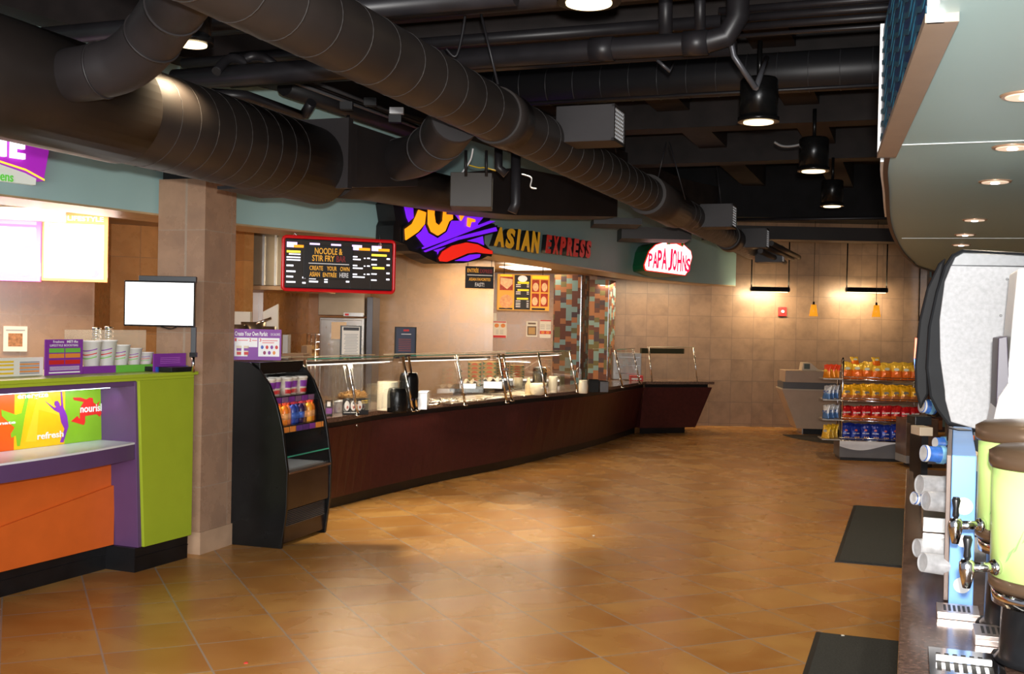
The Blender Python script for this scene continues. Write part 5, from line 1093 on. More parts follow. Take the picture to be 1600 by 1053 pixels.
for x, y in ((461, 370), (594, 385)):
    c = MBF.P(*MBF.px(x, y)); o = MB().tube([c, (c.x, c.y, 2.6)], .005, 6); o.tube([c + Vector((-.02, 0, .0)), c + Vector((0, 0, .04)), c + Vector((.02, 0, 0))], .006, 6); o.build('hanger', CHROME, mbd)

# ---------------------------------------------------------------- signs on the fascia
def fas_at(x, y=400, n=0.):
    """point on the fascia seen in column x"""
    best = None
    for k in range(len(FASP) - 1):
        a, b = FASP[k], FASP[k + 1]
        r = ray(x, y); den = r.x * (b.y - a.y) - r.y * (b.x - a.x)
        if abs(den) < 1e-9: continue
        t_ = (a.x * (b.y - a.y) - a.y * (b.x - a.x)) / den; s_ = ((r.x * t_ - a.x) * (b.x - a.x) + (r.y * t_ - a.y) * (b.y - a.y)) / ((b.x - a.x) ** 2 + (b.y - a.y) ** 2)
        if 0 <= s_ <= 1 and t_ > 0: best = (Vector((r.x * t_, r.y * t_, 0)), (b - a).normalized())
    return best
p0, _ = fas_at(625); p1, _ = fas_at(770)
d = (p1 - p0).normalized(); JF = Fr(p0 + Vector((d.y, -d.x, 0)) * .26, d)     # plane a hand ahead of the fascia
js = thing('oval_wok_sign', JF.P(*JF.px(690, 400)), 'lit oval purple sign with orange letters, chopsticks and a red pepper', 'sign')
def jp(name, pts, m, n0, n1): return MB(JF).prism(pxs(JF, pts), n0, n1).build(name, m, js)
ell = lambda cx, cy, rx, ry, n=36, rot=0.: [(cx + rx * math.cos(k / n * 2 * PI) * math.cos(rot) - ry * math.sin(k / n * 2 * PI) * math.sin(rot), cy + rx * math.cos(k / n * 2 * PI) * math.sin(rot) + ry * math.sin(k / n * 2 * PI) * math.cos(rot)) for k in range(n)]
jp('black_body', [(614, 318), (618, 345), (615, 352), (614, 375), (634, 382), (640, 392), (655, 396), (668, 404), (688, 412), (725, 411), (752, 405), (766, 398), (764, 388), (757, 380), (757, 366), (774, 358), (773, 350), (764, 348), (770, 330), (760, 300), (640, 285)], BLACKP, -.20, .0)
jp('purple_oval', [(631, 322), (635, 340), (645, 362), (662, 384), (683, 394), (684, 400), (700, 407), (730, 408), (748, 402), (755, 384), (753, 368), (745, 350), (758, 335), (750, 300), (650, 290)], G_PUR, .0, .012)
jp('black_outline', [(628, 378), (641, 373), (656, 361), (665, 345), (671, 325), (660, 318), (644, 322), (645, 340), (628, 355)], BLACKP, .012, .016)
jp('orange_letter', [(631, 375), (630, 358), (641, 350), (647, 338), (651, 328), (662, 332), (660, 350), (650, 362)], G_ORG, .016, .03)
jp('black_outline', [(663, 318), (662, 350), (668, 364), (682, 372), (696, 362), (703, 345), (716, 345), (704, 330), (690, 315)], BLACKP, .012, .016)
jp('orange_letter', [(666, 320), (666, 350), (671, 362), (681, 368), (692, 361), (698, 346), (704, 342), (703, 318), (691, 318), (689, 345), (683, 353), (677, 348), (675, 335), (676, 320)], G_ORG, .016, .03)
jp('orange_letter', [(714, 331), (717, 345), (722, 337), (724, 330), (718, 318)], G_ORG, .016, .03); jp('orange_letter', [(728, 340), (739, 343), (739, 347), (733, 347), (731, 355), (727, 353)], G_ORG, .016, .03)
jp('black_outline', [(655, 388), (700, 372), (735, 358), (775, 352), (775, 362), (735, 374), (700, 384), (658, 396)], BLACKP, .012, .018)
jp('chopstick', [(656, 387), (700, 369), (762, 345), (770, 346), (700, 373), (657, 389)], G_PUR, .02, .034); jp('chopstick', [(659, 392), (710, 371), (771, 355), (773, 361), (712, 375), (661, 394)], G_PUR, .02, .034)
jp('black_outline', [(678, 404), (684, 392), (700, 382), (724, 376), (742, 379), (756, 385), (767, 393), (764, 401), (745, 397), (730, 398), (710, 406), (692, 412), (680, 409)], BLACKP, .02, .030)
jp('red_pepper', [(681, 403), (687, 393), (702, 384), (724, 379), (741, 382), (752, 388), (764, 392), (764, 397), (752, 396), (740, 394), (725, 396), (708, 403), (693, 409), (683, 408)], G_RED, .03, .045)
# lettering
def fas_text(s, x0, x1, y0l, y1l, y0r, y1r, m, name, label, th=.06):
    pa, _ = fas_at(x0); pb, _ = fas_at(x1); d = (pb - pa).normalized(); fr = Fr(pa + Vector((d.y, -d.x, 0)) * .05, d)
    t = thing(name, fr.P(*fr.px(x0, y0l)), label, 'sign'); n = len(s); xs = [x0 + (x1 - x0) * k / n for k in range(n + 1)]
    ws = [1.0 if ch != 'I' else .45 for ch in s]; tot = sum(ws); acc = 0; spk = MB(fr)
    # letters share one plane; spacing follows true distance
    ua = fr.px(x0, y0l)[0]; ub = fr.px(x1, y0r)[0]; va0, va1 = fr.px(x0, y0l)[1], fr.px(x0, y1l)[1]; vb0, vb1 = fr.px(x1, y0r)[1], fr.px(x1, y1r)[1]
    for ch, w_ in zip(s, ws):
        f0 = acc / tot; f1 = (acc + w_ * .86) / tot; acc += w_; lo = va0 + (vb0 - va0) * f0; hi = va1 + (vb1 - va1) * f0
        text('letter_face', ch, m, t, fr, ua + (ub - ua) * f0, lo, (ub - ua) * (f1 - f0), hi - lo, th, .006, .05, .18)
        text('letter_side', ch, BLACKP, t, fr, ua + (ub - ua) * f0, lo, (ub - ua) * (f1 - f0), hi - lo, 0, th, .05, .18)
fas_text('ASIAN', 764, 838, 384, 353, 397, 362, mat('yellow_letter', (.75, .36, .02), .4, emit=(1, .5, .02), es=.16), 'asian_letters', 'row of slanted yellow letters on the teal fascia beside the oval sign')
fas_text('EXPRESS', 845, 918, 395, 366, 404, 376, mat('red_letter', (.45, .025, .02), .4, emit=(1, .03, .01), es=.10), 'express_letters', 'row of slanted red letters on the teal fascia before the pizza sign')
# pizza sign
pa, _ = fas_at(1000); pb, _ = fas_at(1085); d = (pb - pa).normalized(); PF = Fr(pa + Vector((d.y, -d.x, 0)) * .85, Vector((.94, .34, 0)))
pz = thing('pizza_sign', PF.P(*PF.px(1045, 425)), 'lit white arched pizza sign with red letters and a green side', 'sign')
arch = [(1007, 420), (1006, 414), (1014, 392), (1024, 382), (1036, 378), (1052, 377), (1068, 381), (1080, 392), (1082, 402), (1076, 424), (1071, 431), (1009, 423)]
body = [PF.px(x, y) for x, y in arch]; gb = MB(PF); gb.prism(body, -.9, -.02); gb.build('green_side', mat('green_side', (.0, .12, .035), .4), pz)
MB(PF).prism(body, -.02, 0).build('red_rim', G_RED, pz); cx = sum(p[0] for p in body) / len(body); cy = sum(p[1] for p in body) / len(body)
MB(PF).prism([(cx + (u - cx) * .96, cy + (v - cy) * .95) for u, v in body], 0, .01).build('white_face', glow('pizza_white', (1, .98, .95), 1.7), pz)
RL = glow('pizza_red', (.9, .01, .08), .9)
def ptx(s, pts): 
    for ch, (x0, x1, yb_, yt_) in zip(s, pts):
        a = PF.px(x0, yb_); b = PF.px(x1, yt_); text('sign_letter', ch, RL, pz, PF, a[0], a[1], (b[0] - a[0]) * .86, b[1] - a[1], .011, .008, .022, .08)
ptx('PAPA', [(1012, 1020, 417, 396), (1019, 1028, 419, 394), (1026, 1035, 419, 391), (1033, 1043, 421, 388)]); ptx('JOHNS', [(1043, 1052, 423, 389), (1050, 1058, 423, 390), (1057, 1066, 424, 393), (1065, 1073, 424, 399), (1071, 1079, 425, 404)])
MB(PF).prism([PF.px(x, y) for x, y in [(1041, 373), (1056, 371), (1070, 376), (1066, 386), (1056, 381), (1041, 382)]], .0, .02).build('red_ribbon', glow('ribbon_red', (.8, .05, .03), .8), pz)
MB(PF).prism([PF.px(x, y) for x, y in [(1042, 374), (1046, 373), (1046, 382), (1042, 382)]], .02, .024).build('ribbon_green', GRNP, pz); MB(PF).prism([PF.px(x, y) for x, y in [(1064, 377), (1068, 378), (1066, 385), (1063, 383)]], .02, .024).build('ribbon_green', GRNP, pz)
a = PF.px(1048, 377); b = PF.px(1063, 370); text('ribbon_word', 'Pizza', glow('pizza_white', (1, 1, 1), 1.7), pz, PF, a[0], a[1], b[0] - a[0], b[1] - a[1], .02, .004, .02)
# entree express hanging sign
g0 = Fr(at(750, 435, 13.9), (.97, .22, 0)); a = g0.px(727, 450); b = g0.px(772, 417); g = Fr(g0.P(a[0], a[1], 0), g0.r); wd, ht = b[0] - a[0], b[1] - a[1]
t = thing('express_placard', g.P(wd / 2, 0, 0), 'small black hanging placard below the oval sign', 'sign'); MB(g).box(0, wd, 0, ht, -.02, 0).build('panel', mat('placard_black', (.012, .01, .01)), t, .003)
for s, x0, x1, y0, y1, m_ in (('ENTRÉE', .06, .46, .72, .94, OG), ('EXPRESS', .5, .94, .70, .88, RG), ('ASIAN FAVORITES', .12, .88, .34, .48, OG), ('FAST!', .34, .66, .08, .26, WPRINT)): text('placard_text', s, m_, t, g, x0 * wd, y0 * ht, (x1 - x0) * wd, (y1 - y0) * ht, .001, .002, .02)
lines(g, wd, ht, [(.06, .94, .58, .62)], WPRINT, t, 'rule')
for u in (.03, wd - .03): MB(g).tube([(u, ht - .01, -.01), (u, 2.76 - g.o.z, -.01)], .004, 6).build('hanger', BLK, t)
# pizza menu
g0 = Fr(at(818, 456, 16.5), (.985, .17, 0)); a = g0.px(777, 484); b = g0.px(859, 430); g = Fr(g0.P(a[0], a[1], 0), g0.r); wd, ht = b[0] - a[0], b[1] - a[1]
t = thing('pizza_menu', g.P(wd / 2, 0, 0), 'three panel pizza menu with orange frame hanging before the stone wall', 'menu board'); MB(g).box(0, wd, 0, ht, -.05, 0).build('housing', mat('menu_amber', (.75, .32, .04), .4, emit=(1, .45, .05), es=.5, var=0), t)
lines(g, wd, ht, [(.32, .63, .02, .98)], mat('menu_charcoal', (.06, .05, .04), .4), t, 'centre_panel', 0, .004)
lines(g, wd, ht, [(.04, .29, .55, .92), (.66, .80, .52, .86), (.83, .97, .52, .86), (.66, .80, .12, .48), (.83, .97, .12, .48)], mat('menu_food_red', (.42, .03, .02), .4, emit=(.8, .1, .02), es=.25, var=.5, scale=25), t, 'food_picture', .001, .003)
m = MB(g); m.prism([(wd * (.165 + .125 * math.cos(k * PI / 10)), ht * (.24 + .19 * math.sin(k * PI / 10))) for k in range(20)], .003, .007); m.build('pizza_picture', mat('pizza_crust', (.85, .35, .12), .5, emit=(1, .4, .15), es=.4, var=.4, scale=30), t)
m = MB(g); m.prism([(wd * .05, ht * .9), (wd * .28, ht * .86), (wd * .28, ht * .72), (wd * .18, ht * .58), (wd * .05, ht * .72)], .004, .008); m.build('pizza_picture', mat('pizza_slice', (.9, .5, .25), .5, emit=(1, .5, .2), es=.5, var=.3, scale=30), t)
for cx, cy in ((.73, .66), (.9, .66), (.72, .26), (.89, .28)):
    m = MB(g); m.prism([(wd * (cx + .055 * math.cos(k * PI / 6)), ht * (cy + .12 * math.sin(k * PI / 6))) for k in range(12)], .004, .008); m.build('dish_picture', mat('pizza_slice', (.9, .5, .25)), t)
m = MB(g); m.prism([(wd * (.475 + .09 * math.cos(k * PI / 8)), ht * (.88 + .09 * math.sin(k * PI / 8))) for k in range(16)], .004, .007); m.build('logo_disc', glow('menu_cream', (1, .75, .6), .8), t)
lines(g, wd, ht, [(.38, .6, .74, .80), (.38, .6, .54, .59), (.37, .59, .30, .35), (.05, .27, .94, .985), (.66, .97, .89, .97)], mat('menu_yellow', (.95, .65, .03), .5, emit=(1, .7, .02), es=.7, var=0), t, 'heading', .004)
lines(g, wd, ht, [(.35, .44, y, y + .018) for y in (.7, .65, .5, .45, .25, .19, .14, .09)] + [(.56, .6, y, y + .018) for y in (.7, .65, .5, .45, .25, .19, .14, .09)], glow('menu_cream', (1, .75, .6), .8), t, 'print', .004)
lines(g, wd, ht, [(.03, .29, .02, .06), (.66, .92, .02, .07)], DARKP, t, 'footer', .004)
for u in (.1, wd - .1): MB(g).tube([(u, ht - .01, -.03), (u, 2.76 - g.o.z, -.03)], .006, 6).build('hanger', BLK, t)
lp = thing('ceiling_troffer', (.2, 14.6, 2.7), 'bright rectangular fluorescent panel above the pizza menu', 'ceiling light')
A_ = [on(x, y, 2.69) for x, y in ((780, 417), (834, 415.5), (861, 421.5), (805, 422))]; MB().prism([(p.x, p.y) for p in A_], 2.685, 2.70).build('diffuser', G_TUBE, lp)
# papers on the pizza wall
def wall_paper(x0, y0, x1, y1, label, m, Y=WY - .03, name='wall_notice'):
    a = at(x0, y1, Y - .01); b = at(x1, y0, Y - .01); g = Fr((a.x, Y - .004, a.z), (1, 0, 0)); t = thing(name, (a.x, Y, a.z), label, 'notice'); MB(g).box(0, b.x - a.x, 0, b.z - a.z, 0, .004).build('sheet', m, t); return t, g, b.x - a.x, b.z - a.z
t, g, wd, ht = wall_paper(770.5, 502, 792, 528, 'red and white notice with two red discs at the kitchen corner', PAPER); lines(g, wd, ht, [(.0, .95, .02, .16), (.0, .95, .92, .98)], REDP, t, 'red_band', .004)
for cx in (.25, .72): m = MB(g); m.prism([(wd * (cx + .17 * math.cos(k * PI / 8)), ht * (.74 + .12 * math.sin(k * PI / 8))) for k in range(16)], .004, .006); m.build('disc', ORP, t)
lines(g, wd, ht, [(.2 + .3 * (k % 2), .4 + .35 * (k % 2), .25 + .1 * (k // 2), .28 + .1 * (k // 2)) for k in range(6)], GRAYP, t, 'print', .004)
wall_paper(770.5, 489, 776, 501, 'narrow white note above the red and white notice', PAPER)
t, g, wd, ht = wall_paper(822, 502, 840, 526, 'small white framed certificate on the pizza wall', PAPER, name='framed_certificate'); lines(g, wd, ht, [(.1, .9, .1, .68), (.15, .85, .8, .9)], mat('dark_frame', (.12, .06, .03), .5), t, 'inner_frame', .004); lines(g, wd, ht, [(.2, .8, .16, .6)], mat('certificate', (.5, .3, .1), .5), t, 'image', .006)
t, g, wd, ht = wall_paper(843, 500, 861, 528, 'white notice with red header beside the mosaic column', PAPER); lines(g, wd, ht, [(.05, 1, .93, .99), (.02, 1, .22, .40)], REDP, t, 'red_band', .004)
for cx in (.28, .72): m = MB(g); m.prism([(wd * (cx + .17 * math.cos(k * PI / 8)), ht * (.31 + .08 * math.sin(k * PI / 8))) for k in range(16)], .005, .007); m.build('disc', ORP, t)
lines(g, wd, ht, [(.08 + .5 * (k % 2), .45 + .5 * (k % 2), .5 + .1 * (k // 2), .53 + .1 * (k // 2)) for k in range(6)], GRAYP, t, 'print', .005)
# ---------------------------------------------------------------- chip rack
RK = Fr((4.60, 15.27, 0), (.992, -.125, 0)); RW = 1.10
cr = thing('chip_rack', RK.P(RW / 2, 0, -.25), 'wire chip rack with a grey base and white wave band, loaded with coloured bags', 'display rack')
zb = RK.px(1318, 688)[1]
MB(RK).box(0, RW, .04, zb - .0, -.5, 0).build('base_panel', mat('rack_grey', (.13, .125, .13), .4), cr, .006)
wv = [(u / 24 * RW, zb) for u in range(25)]; lo = [(u / 24 * RW, zb - .075 - .055 * math.sin(u / 24 * 2 * PI * .98 + .1)) for u in range(25)]
MB(RK).loft([[(a[0], a[1], .0), (a[0], a[1], .012), (b[0], b[1], .012), (b[0], b[1], .0)] for a, b in zip(wv, lo)]).build('wave_band', mat('light_grey_band', (.72, .72, .74), .4), cr)
MB(RK).box(0.02, RW - .02, 0, .04, -.46, -.03).build('foot', BLACKP, cr)
sh = [RK.px(1322, y)[1] for y in (592, 625, 656, 687)]
for k in (0, 1):
    u = (0.03, RW - .02)[k]; zt = 1.42
    MB(RK).tube([(u, zb, -.03), (u, zt - .03, -.03), (u, zt, -.06), (u, zt - .02, -.12), (u, zb, -.14)], .013, 10).build('side_post', CHROME, cr)
    MB(RK).tube([(u, zb, -.42), (u, 1.3, -.42)], .012, 10).build('rear_post', CHROME, cr)
for z in sh:
    m = MB(RK)
    for n_ in (.03, -.08, -.2, -.32, -.42): m.tube([(.0, z - .01, n_), (RW, z - .01, n_)], .005, 6)
    m.tube([(.0, z + .03, .04), (RW, z + .03, .04)], .006, 6)
    for q in range(12): m.tube([(.02 + q * (RW - .04) / 11, z - .012, -.42), (.02 + q * (RW - .04) / 11, z - .012, .03), (.02 + q * (RW - .04) / 11, z + .03, .04)], .003, 5)
    m.build('wire_shelf', CHROME, cr)
    m = MB(RK); m.box(-.24, 0.02, z - .012, z, -.4, -.0); m.build('side_tray', mat('tray_metal', (.4, .38, .36), .35, .5), cr)
def bag_mesh(name, wd, ht, th, seed):
    """a pillow shaped foil bag with crimped ends, standing on its lower edge"""
    rnd = random.Random(seed); NX, NZ = 10, 14; vs = []; fs = []
    for side in (1, -1):
        for j in range(NZ + 1):
            for i in range(NX + 1):
                x, z = i / NX, j / NZ; puff = (max(0, math.sin(PI * x)) ** .55) * (max(0, math.sin(PI * min(1, max(0, (z - .06) / .88)))) ** .6)
                w_ = wd * (1 - .10 * math.sin(PI * z)); cr_ = .004 * math.sin(x * 40 + seed) * (1 if z < .08 or z > .92 else .5)
                vs.append(((x - .5) * w_, -side * (th / 2 * puff + .0015) + cr_ + rnd.uniform(-1, 1) * .004 * puff, z * ht + (.006 * math.sin(x * 9 + seed) if j == NZ else 0)))
    W_ = (NX + 1) * (NZ + 1)
    for s_ in (0, 1):
        for j in range(NZ):
            for i in range(NX):
                a = s_ * W_ + j * (NX + 1) + i; q = (a, a + 1, a + NX + 2, a + NX + 1); fs.append(q if s_ == 0 else q[::-1])
    for j in range(NZ): 
        for i in (0, NX): a = j * (NX + 1) + i; q = (a, a + NX + 1, W_ + a + NX + 1, W_ + a); fs.append(q if i == 0 else q[::-1])
    for i in range(NX):
        for j in (0, NZ): a = j * (NX + 1) + i; q = (a, a + 1, W_ + a + 1, W_ + a); fs.append(q[::-1] if j == 0 else q)
    me = bpy.data.meshes.new(name); me.from_pydata(vs, [], fs); me.update()
    for p in me.polygons: p.use_smooth = True
    return me
def foil(name, c1, c2, zsplit, ht, soft=.05):
    m = mat(name, c1, .25, var=0, metal=.15); g = NG(m); tc = g.n('ShaderNodeTexCoord'); sp = g.n('ShaderNodeSeparateXYZ'); g.L.new(tc.outputs['Object'], sp.inputs[0])
    no = g.n('ShaderNodeTexNoise'); no.inputs['Scale'].default_value = 14; g.L.new(tc.outputs['Object'], no.inputs['Vector'])
    h = g.m('ADD', g.m('DIVIDE', sp.outputs[2], ht), g.m('MULTIPLY', g.m('SUBTRACT', no.outputs['Fac'], .5), .35))
    col = g.ramp(h, [(max(0, zsplit - soft), c2), (min(1, zsplit + soft), c1)]); g.L.new(col, g.b.inputs['Base Color'])
    bp = g.n('ShaderNodeBump'); bp.inputs['Strength'].default_value = .6; bp.inputs['Distance'].default_value = .01
    n2 = g.n('ShaderNodeTexNoise'); n2.inputs['Scale'].default_value = 30; g.L.new(tc.outputs['Object'], n2.inputs['Vector']); g.L.new(n2.outputs['Fac'], bp.inputs['Height']); g.L.new(bp.outputs['Normal'], g.b.inputs['Normal']); return m
HT = .205
KINDS = {
 'yellow topped orange': (foil('foil_yellow_orange', (.85, .50, .05), (.85, .17, .015), .62, HT), mat('bag_silver', (.6, .6, .45), .4)),
 'golden yellow': (foil('foil_gold', (.88, .45, .015), (.62, .20, .05), .35, HT), mat('bag_oval_grey', (.22, .20, .18), .4)),
 'red': (foil('foil_red', (.52, .008, .012), (.78, .14, .02), .30, HT), mat('bag_letter_white', (.75, .62, .55), .4)),
 'royal blue': (foil('foil_blue', (.012, .035, .30), (.03, .06, .30), .20, HT), mat('bag_red_flag', (.70, .10, .06), .4)),
 'white and blue': (foil('foil_white', (.62, .64, .68), (.10, .22, .48), .45, HT), mat('bag_blue_patch', (.05, .12, .4), .4)),
 'orange and red': (foil('foil_red_orange', (.72, .06, .015), (.85, .28, .02), .5, HT), mat('bag_gold_patch', (.8, .5, .05), .4)),
 'yellow and grey': (foil('foil_yellow', (.85, .50, .02), (.80, .45, .05), .5, HT), mat('bag_grey_patch', (.45, .45, .42), .4)),
}
PROTO = {}
ordn = ['first', 'second', 'third', 'fourth', 'fifth', 'sixth', 'seventh', 'eighth', 'ninth']
def chip_bag(kind, u, z, n_, rz, tilt, label, group, sc=1.):
    if kind not in PROTO:
        fm_, lm_ = KINDS[kind]; t = thing('chip_bag', (0, 0, 0), label, 'chip bag', group)
        b = bpy.data.objects.new('foil_bag', bag_mesh('foil_bag', .158, HT, .06, len(PROTO))); b.data.materials.append(fm_); COL.objects.link(b); b.parent = t
        m = MB(); zc = {'red': .5, 'royal blue': .66, 'golden yellow': .52, 'yellow topped orange': .70}.get(kind, .55) * HT
        if kind in ('red', 'white and blue'): pts = [(-.05, zc - .012), (.05, zc - .004), (.052, zc + .014), (-.05, zc + .008)]
        elif kind == 'royal blue': pts = [(-.018, zc - .012), (.012, zc - .014), (.022, zc + .004), (.002, zc + .018), (-.02, zc + .008)]
        else: pts = [(.036 * math.cos(q * PI / 6), zc + .020 * math.sin(q * PI / 6)) for q in range(12)]
        vs = [(x, -.0325, z_) for x, z_ in pts] + [(x, -.027, z_) for x, z_ in pts]; k_ = len(pts); m.add(vs, [tuple(range(k_)), tuple(range(k_, 2 * k_))[::-1]] + [(i, i + k_, (i + 1) % k_ + k_, (i + 1) % k_) for i in range(k_)])
        m.build('emblem', lm_, b)
        if kind == 'royal blue':
            m = MB()
            for q in range(3): xx = -.03 + .026 * q; m.add([(xx, -.030, .02), (xx + .028, -.030, .02), (xx + .014, -.030, .05), (xx + .014, -.024, .03)], [(0, 1, 2), (0, 3, 1), (1, 3, 2), (2, 3, 0)])
            m.build('chip_print', mat('bag_chip_print', (.75, .38, .12), .4), b)
            m = MB(); m.box(-.045, .045, -.0325, -.028, .085, .097); m.build('name_strip', mat('bag_pale_strip', (.5, .5, .6), .4), b)
        PROTO[kind] = t; c = t
    else: c = copy_tree(PROTO[kind])
    c.location = RK.P(u, z, n_); c.rotation_euler = (tilt, 0, rz); c.scale = (sc, sc, sc); c['label'] = label; c['category'] = 'chip bag'; c['group'] = group
rnd = random.Random(3)
b0 = math.atan2(-.125, .992)
for r, (kind, shelf) in enumerate((('yellow topped orange', 'top'), ('golden yellow', 'second'), ('red', 'third'), ('royal blue', 'bottom'))):
    for k in range(8):
        chip_bag(kind, .09 + k * .132, sh[r] + .002, -.03 + rnd.uniform(-.01, .01), b0 + rnd.uniform(-.25, .25), -.12 + rnd.uniform(-.06, .06), f'{kind} chip bag, front row of {shelf} rack shelf, {ordn[k]} from side trays', f'{kind} chip bags on the {shelf} rack shelf', rnd.uniform(.93, 1.04))
    if r in (0, 3, 1):
        for k in range(7): chip_bag(kind, .15 + k * .132, sh[r] + (.03 if r == 0 else .012), -.20 + rnd.uniform(-.01, .01), b0 + rnd.uniform(-.3, .3), -.05, f'{kind} chip bag, rear row of {shelf} rack shelf, {ordn[k]} from side trays', f'rear {kind} chip bags on the {shelf} rack shelf', rnd.uniform(.95, 1.05))
for r, (kind, shelf) in enumerate((('orange and red', 'top'), ('white and blue', 'second'), ('white and blue', 'third'), ('yellow and grey', 'bottom'))):
    for k in range(3): chip_bag(kind, -.19 + k * .075, sh[r] + .004, -.06 - .1 * k, b0 - .9 + rnd.uniform(-.2, .2), -.15 + rnd.uniform(-.1, .1), f'{kind} chip bag on the {shelf} side tray, {["outermost", "middle", "nearest the post"][k]}', f'{kind} chip bags on the {shelf} side tray', .92)
for k in range(2): chip_bag('yellow topped orange', .22 + k * .3, sh[0] + .16, -.10 - .05 * k, b0 + .3, -.5, f'yellow topped orange chip bag lying on top of the rack, {["toward the post", "toward the dispenser"][k]}', 'loose bags on top of the rack', .8)

# ---------------------------------------------------------------- cashier stand behind the rack
KZ = Fr((4.95, 18.95, 0), (.995, -.09, 0)); TAN = mat('tan_laminate', (.44, .30, .205), .4, var=.05)
q = lambda x, y: KZ.px(x, y)
ks = thing('cashier_stand', KZ.P(.6, 0, -.4), 'tan flared cashier stand behind the chip rack', 'counter')
wl = q(1222, 610)[0]; zt_ = q(1230, 609)[1]; z2 = q(1230, 597)[1]; z3 = q(1230, 579)[1]; wb_ = q(1245, 668)[0]
MB(KZ).prism([(wb_, .10), (2.2, .10), (2.2, zt_), (wl, zt_)], -.7, 0).build('flared_body', TAN, ks, .004)
MB(KZ).box(wl, 2.2, zt_ + .0, zt_ + .02, -.72, .02).build('ledge_edge', mat('tan_edge', (.5, .4, .3), .4), ks)
MB(KZ).box(wl + .02, 2.2, zt_ + .02, z2, -.68, -.04).build('dark_reveal', mat('slate_reveal', (.10, .09, .09), .4), ks)
MB(KZ).box(wl + .05, 1.6, z2, z3, -.68, .0).build('upper_fascia', TAN, ks, .004)
MB(KZ).box(wb_ + .12, 2.2, 0, .10, -.6, -.08).build('toe_kick', BLACKP, ks)
MB(KZ).box(wb_ + .10, wb_ + .12, .0, .1, -.6, -.08).build('kick_edge', STEEL, ks)
cu0, cu1 = q(1255, 578)[0], q(1281, 578)[0]; hz = q(1258, 567)[1]
t = thing('cash_register', KZ.P((cu0 + cu1) / 2, z3, -.3), 'cream cash register display on the cashier stand', 'cash register')
MB(KZ).prism([(cu0, z3), (cu1 + .1, z3), (cu1, z3 + .03), (cu0 + (cu1 - cu0) * .55, hz), (cu0 + .02, hz)], -.45, -.15).build('housing', CREAM, t, .008); MB(KZ).box(cu0 + .04, cu0 + .14, z3 + .03, hz - .02, -.152, -.148).build('display', mat('dim_display', (.1, .12, .1), .3), t)
mt_ = on(1300, 690, 0)
m = MB(); c = Vector((5.72, 18.75, 0)); pts = [(c.x + 1.05 * math.cos(PI + k * PI / 20), c.y + 1.55 * math.sin(PI + k * PI / 20)) for k in range(21)]; m.prism(pts, .0, .012); tag(m.build('round_floor_mat', mat('dark_mat', (.05, .04, .03), .8, bump=.3, scale=60)), 'dark half round floor mat at the foot of the cashier stand', 'mat')
# ---------------------------------------------------------------- floor mats
MATM = mat('charcoal_floor_mat', (.035, .037, .034), .85, var=.25, scale=90, bump=.5); MATE = mat('mat_rubber_edge', (.015, .013, .012), .6)
def floor_mat_thing(p, label, ln, wd):
    P0 = on(*p, .0); fr = Fr(P0, Vector((.365, .93, 0)), (0, 0, 1)); t = thing('floor_mat', fr.P(ln / 2, 0, -wd / 2), label, 'mat')
    g = Fr(P0, B_DIR, A_DIR); MB(g).box(0, wd, 0, ln, 0, .008).build('rubber_edge', MATE, t); MB(g).box(.03, wd - .03, .03, ln - .03, .008, .014).build('mat_pile', MATM, t)
    if g.n.z < 0: raise ValueError
floor_mat_thing((1304, 878), 'charcoal floor mat along the drinks counter, farther up the hall', 2.95, 1.2)
g = Fr(on(1275, 989, 0) - A_DIR * 2.0, B_DIR, A_DIR); t = thing('floor_mat', g.P(.5, 1.0, 0), 'charcoal floor mat cut by the bottom edge of the view', 'mat')
MB(g).box(0, 1.2, 0, 2.0, 0, .008).build('rubber_edge', MATE, t); MB(g).box(.03, 1.17, .03, 1.97, .008, .014).build('mat_pile', MATM, t)
for k, (x, y, m_, l) in enumerate(((384, 1036, REDP, 'tiny red and white wrapper scrap on the floor tiles'), (1316, 993, PAPER, 'tiny white scrap at the edge of the near floor mat'), (927, 837, PAPER, 'tiny white crumb in the middle of the floor'))):
    c = on(x, y, .0 if k != 1 else .014); tag(MB().prism([(c.x - .008, c.y - .01), (c.x + .012, c.y - .006), (c.x + .009, c.y + .01), (c.x - .004, c.y + .012)], c.z, c.z + .004).build('paper_scrap', m_), l, 'litter')

# ---------------------------------------------------------------- drinks counter
CZ = .90; RC = Fr((-.017, 0, 0), A_DIR)           # u along the hall, n = towards the hall?
def edge(Y): return Vector((-.017 + .365 * Y, Y, 0))
L1 = 7.25
dc = thing('drinks_counter', edge(4) + B_DIR * .4, 'long speckled brown stone drinks counter at the side of the hall', 'counter')
def cbox(y0, y1, d0, d1, z0, z1, nm, m, parent=dc, bev=0.):
    P = [edge(y0) + B_DIR * d0, edge(y1) + B_DIR * d0, edge(y1) + B_DIR * d1, edge(y0) + B_DIR * d1]
    return MB().prism([(p.x, p.y) for p in P], z0, z1).build(nm, m, parent, bev)
cbox(.3, L1, 0, .95, CZ - .045, CZ, 'countertop', DGRANITE, bev=.004)
cbox(.3, L1 - .05, .08, .92, .10, CZ - .045, 'cabinet', mat('dark_wood', (.05, .028, .018)))
cbox(.3, L1 - .08, .14, .9, 0, .10, 'toe_kick', TOE)
t = thing('side_cabinet', at(1425, 700, 14.6), 'low brown wood end cabinet with a grey plinth beside the chip rack', 'cabinet')
a, b = at(1415, 712, 14.6), at(1437, 655, 14.6); MB().box(a.x, b.x + .25, 14.6, 15.0, a.z, b.z).build('cabinet_body', mat('walnut', (.13, .075, .045), .35, var=.25), t, .004); z1_ = at(1415, 724, 14.6).z
